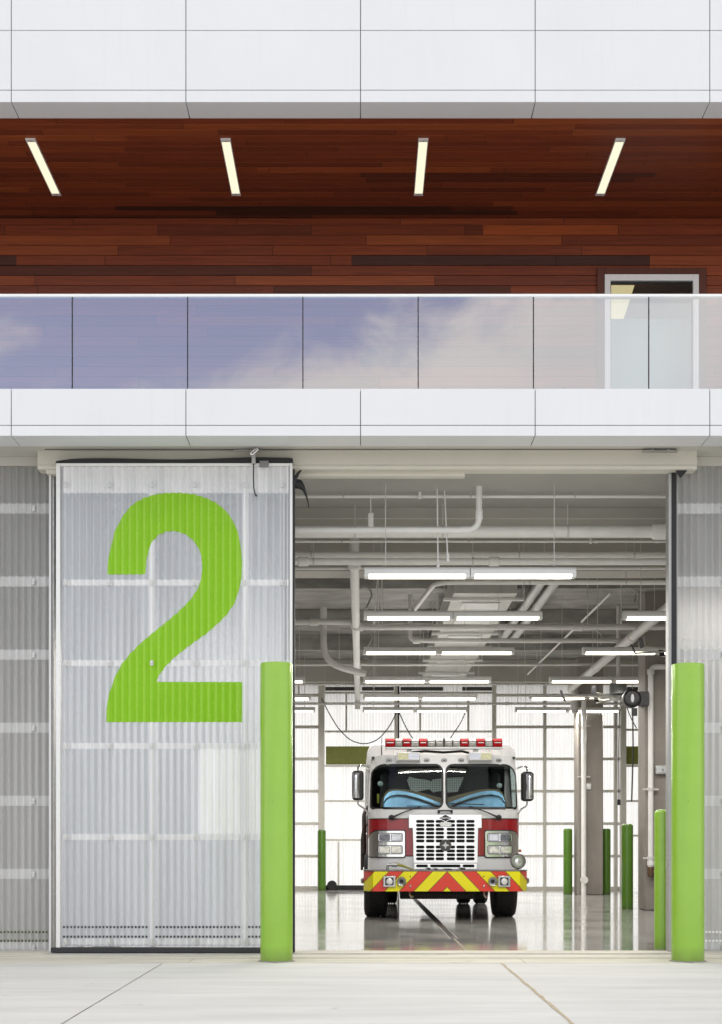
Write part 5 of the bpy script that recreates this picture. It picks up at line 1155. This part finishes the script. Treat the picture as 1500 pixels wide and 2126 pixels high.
# ------------------------------------------------------------------ world, sun, camera
w = bpy.data.worlds.new('World'); sc.world = w; w.use_nodes = True
nt = w.node_tree; ns = nt.nodes; ln = nt.links; ns.clear()
SUN_EL, SUN_AZ = math.radians(47), math.radians(18)
bg = N(ns, 'ShaderNodeBackground'); out = N(ns, 'ShaderNodeOutputWorld'); ln.new(bg.outputs[0], out.inputs[0]); bg.inputs[1].default_value = .12
sk = N(ns, 'ShaderNodeTexSky', sky_type='NISHITA'); sk.sun_disc = False; sk.sun_elevation = SUN_EL; sk.sun_rotation = SUN_AZ; sk.air_density = 1.2; sk.dust_density = 1.0
tc = N(ns, 'ShaderNodeTexCoord'); sp = N(ns, 'ShaderNodeSeparateXYZ'); ln.new(tc.outputs['Generated'], sp.inputs[0])
def Mw(op, a, c=None, clamp=False):
    n = N(ns, 'ShaderNodeMath', operation=op); n.use_clamp = clamp
    for i, q in enumerate((a, c)):
        if q is None: continue
        if isinstance(q, (int, float)): n.inputs[i].default_value = q
        else: ln.new(q, n.inputs[i])
    return n.outputs[0]
wy = Mw('MAXIMUM', Mw('MULTIPLY', sp.outputs[1], -1), .15)
u = Mw('DIVIDE', sp.outputs[0], wy); v = Mw('DIVIDE', sp.outputs[2], wy)
bias = Mw('MULTIPLY', Mw('SUBTRACT', Mw('ADD', Mw('MULTIPLY', u, .30), .350), v), 6.0)
bias = Mw('MINIMUM', Mw('MAXIMUM', bias, -.17), .5)
up = N(ns, 'ShaderNodeMapRange', interpolation_type='SMOOTHSTEP'); up.inputs[1].default_value = .42; up.inputs[2].default_value = .75; up.inputs[3].default_value = 0; up.inputs[4].default_value = .55; ln.new(v, up.inputs[0])
bias = Mw('ADD', bias, up.outputs[0])
nz = N(ns, 'ShaderNodeTexNoise'); nz.inputs['Scale'].default_value = 11; nz.inputs['Detail'].default_value = 10; nz.inputs['Roughness'].default_value = .58; nz.inputs['Distortion'].default_value = .35
mpw = N(ns, 'ShaderNodeMapping'); mpw.inputs['Location'].default_value = (3.1, 1.7, .4); mpw.inputs['Scale'].default_value = (1, 1, 1.3); ln.new(tc.outputs['Generated'], mpw.inputs[0]); ln.new(mpw.outputs[0], nz.inputs['Vector'])
msk = N(ns, 'ShaderNodeMapRange', interpolation_type='SMOOTHSTEP'); msk.inputs[1].default_value = .34; msk.inputs[2].default_value = .72; msk.inputs[3].default_value = .07; ln.new(Mw('ADD', nz.outputs['Fac'], bias), msk.inputs[0])
cl = N(ns, 'ShaderNodeValToRGB'); cl.color_ramp.elements[0].position = .3; cl.color_ramp.elements[1].position = .7
CB = 13.0
cl.color_ramp.elements[0].color = (.80, .82, .86, 1); cl.color_ramp.elements[1].color = (1, .99, .97, 1)
n2 = N(ns, 'ShaderNodeTexNoise'); n2.inputs['Scale'].default_value = 5; n2.inputs['Detail'].default_value = 6; ln.new(tc.outputs['Generated'], n2.inputs['Vector']); ln.new(n2.outputs['Fac'], cl.inputs[0])
cm = N(ns, 'ShaderNodeMix', data_type='RGBA', blend_type='MULTIPLY'); cm.inputs[0].default_value = 1; ln.new(cl.outputs[0], cm.inputs[6]); cm.inputs[7].default_value = (CB, CB, CB, 1)
mx = N(ns, 'ShaderNodeMix', data_type='RGBA'); ln.new(msk.outputs[0], mx.inputs[0]); gm = N(ns, 'ShaderNodeMix', data_type='RGBA', blend_type='MULTIPLY'); gm.inputs[0].default_value = 1; gm.inputs[7].default_value = (2.3, 1.85, 1.95, 1); ln.new(sk.outputs[0], gm.inputs[6]); ln.new(gm.outputs[2], mx.inputs[6]); ln.new(cm.outputs[2], mx.inputs[7]); ln.new(mx.outputs[2], bg.inputs[0])
sd = bpy.data.lights.new('Sun', 'SUN'); sd.energy = 1.9; sd.angle = math.radians(.5); sd.color = (1, .96, .9)
so = bpy.data.objects.new('Sun', sd); COL.objects.link(so); so.location = (10, 60, 40)
tr = Vector((-math.sin(SUN_AZ) * math.cos(SUN_EL), -math.cos(SUN_AZ) * math.cos(SUN_EL), -math.sin(SUN_EL)))
so.rotation_euler = tr.to_track_quat('-Z', 'Y').to_euler()
cd = bpy.data.cameras.new('Camera'); cam = bpy.data.objects.new('Camera', cd); COL.objects.link(cam); sc.camera = cam
cam.location = (0, 0, CH); cam.rotation_euler = (PI / 2, 0, 0); cd.sensor_fit = 'VERTICAL'; cd.sensor_height = 36; cd.sensor_width = 36 * 1500 / 2126; cd.lens = F / 2126 * 36
cd.shift_y = (1753 - 1063) / 2126; cd.clip_end = 2000; cd.clip_start = .1
sc.view_settings.view_transform = 'Standard'; sc.view_settings.look = 'None'; sc.view_settings.exposure = 0; sc.view_settings.gamma = 1
sc.render.engine = 'CYCLES'
cy = sc.cycles; cy.max_bounces = 10; cy.diffuse_bounces = 5; cy.glossy_bounces = 5; cy.transmission_bounces = 6; cy.transparent_max_bounces = 16; cy.caustics_reflective = False; cy.caustics_refractive = False; cy.sample_clamp_indirect = 6
cy.use_denoising = True
try: cy.denoiser = 'OPENIMAGEDENOISE'
except Exception: pass
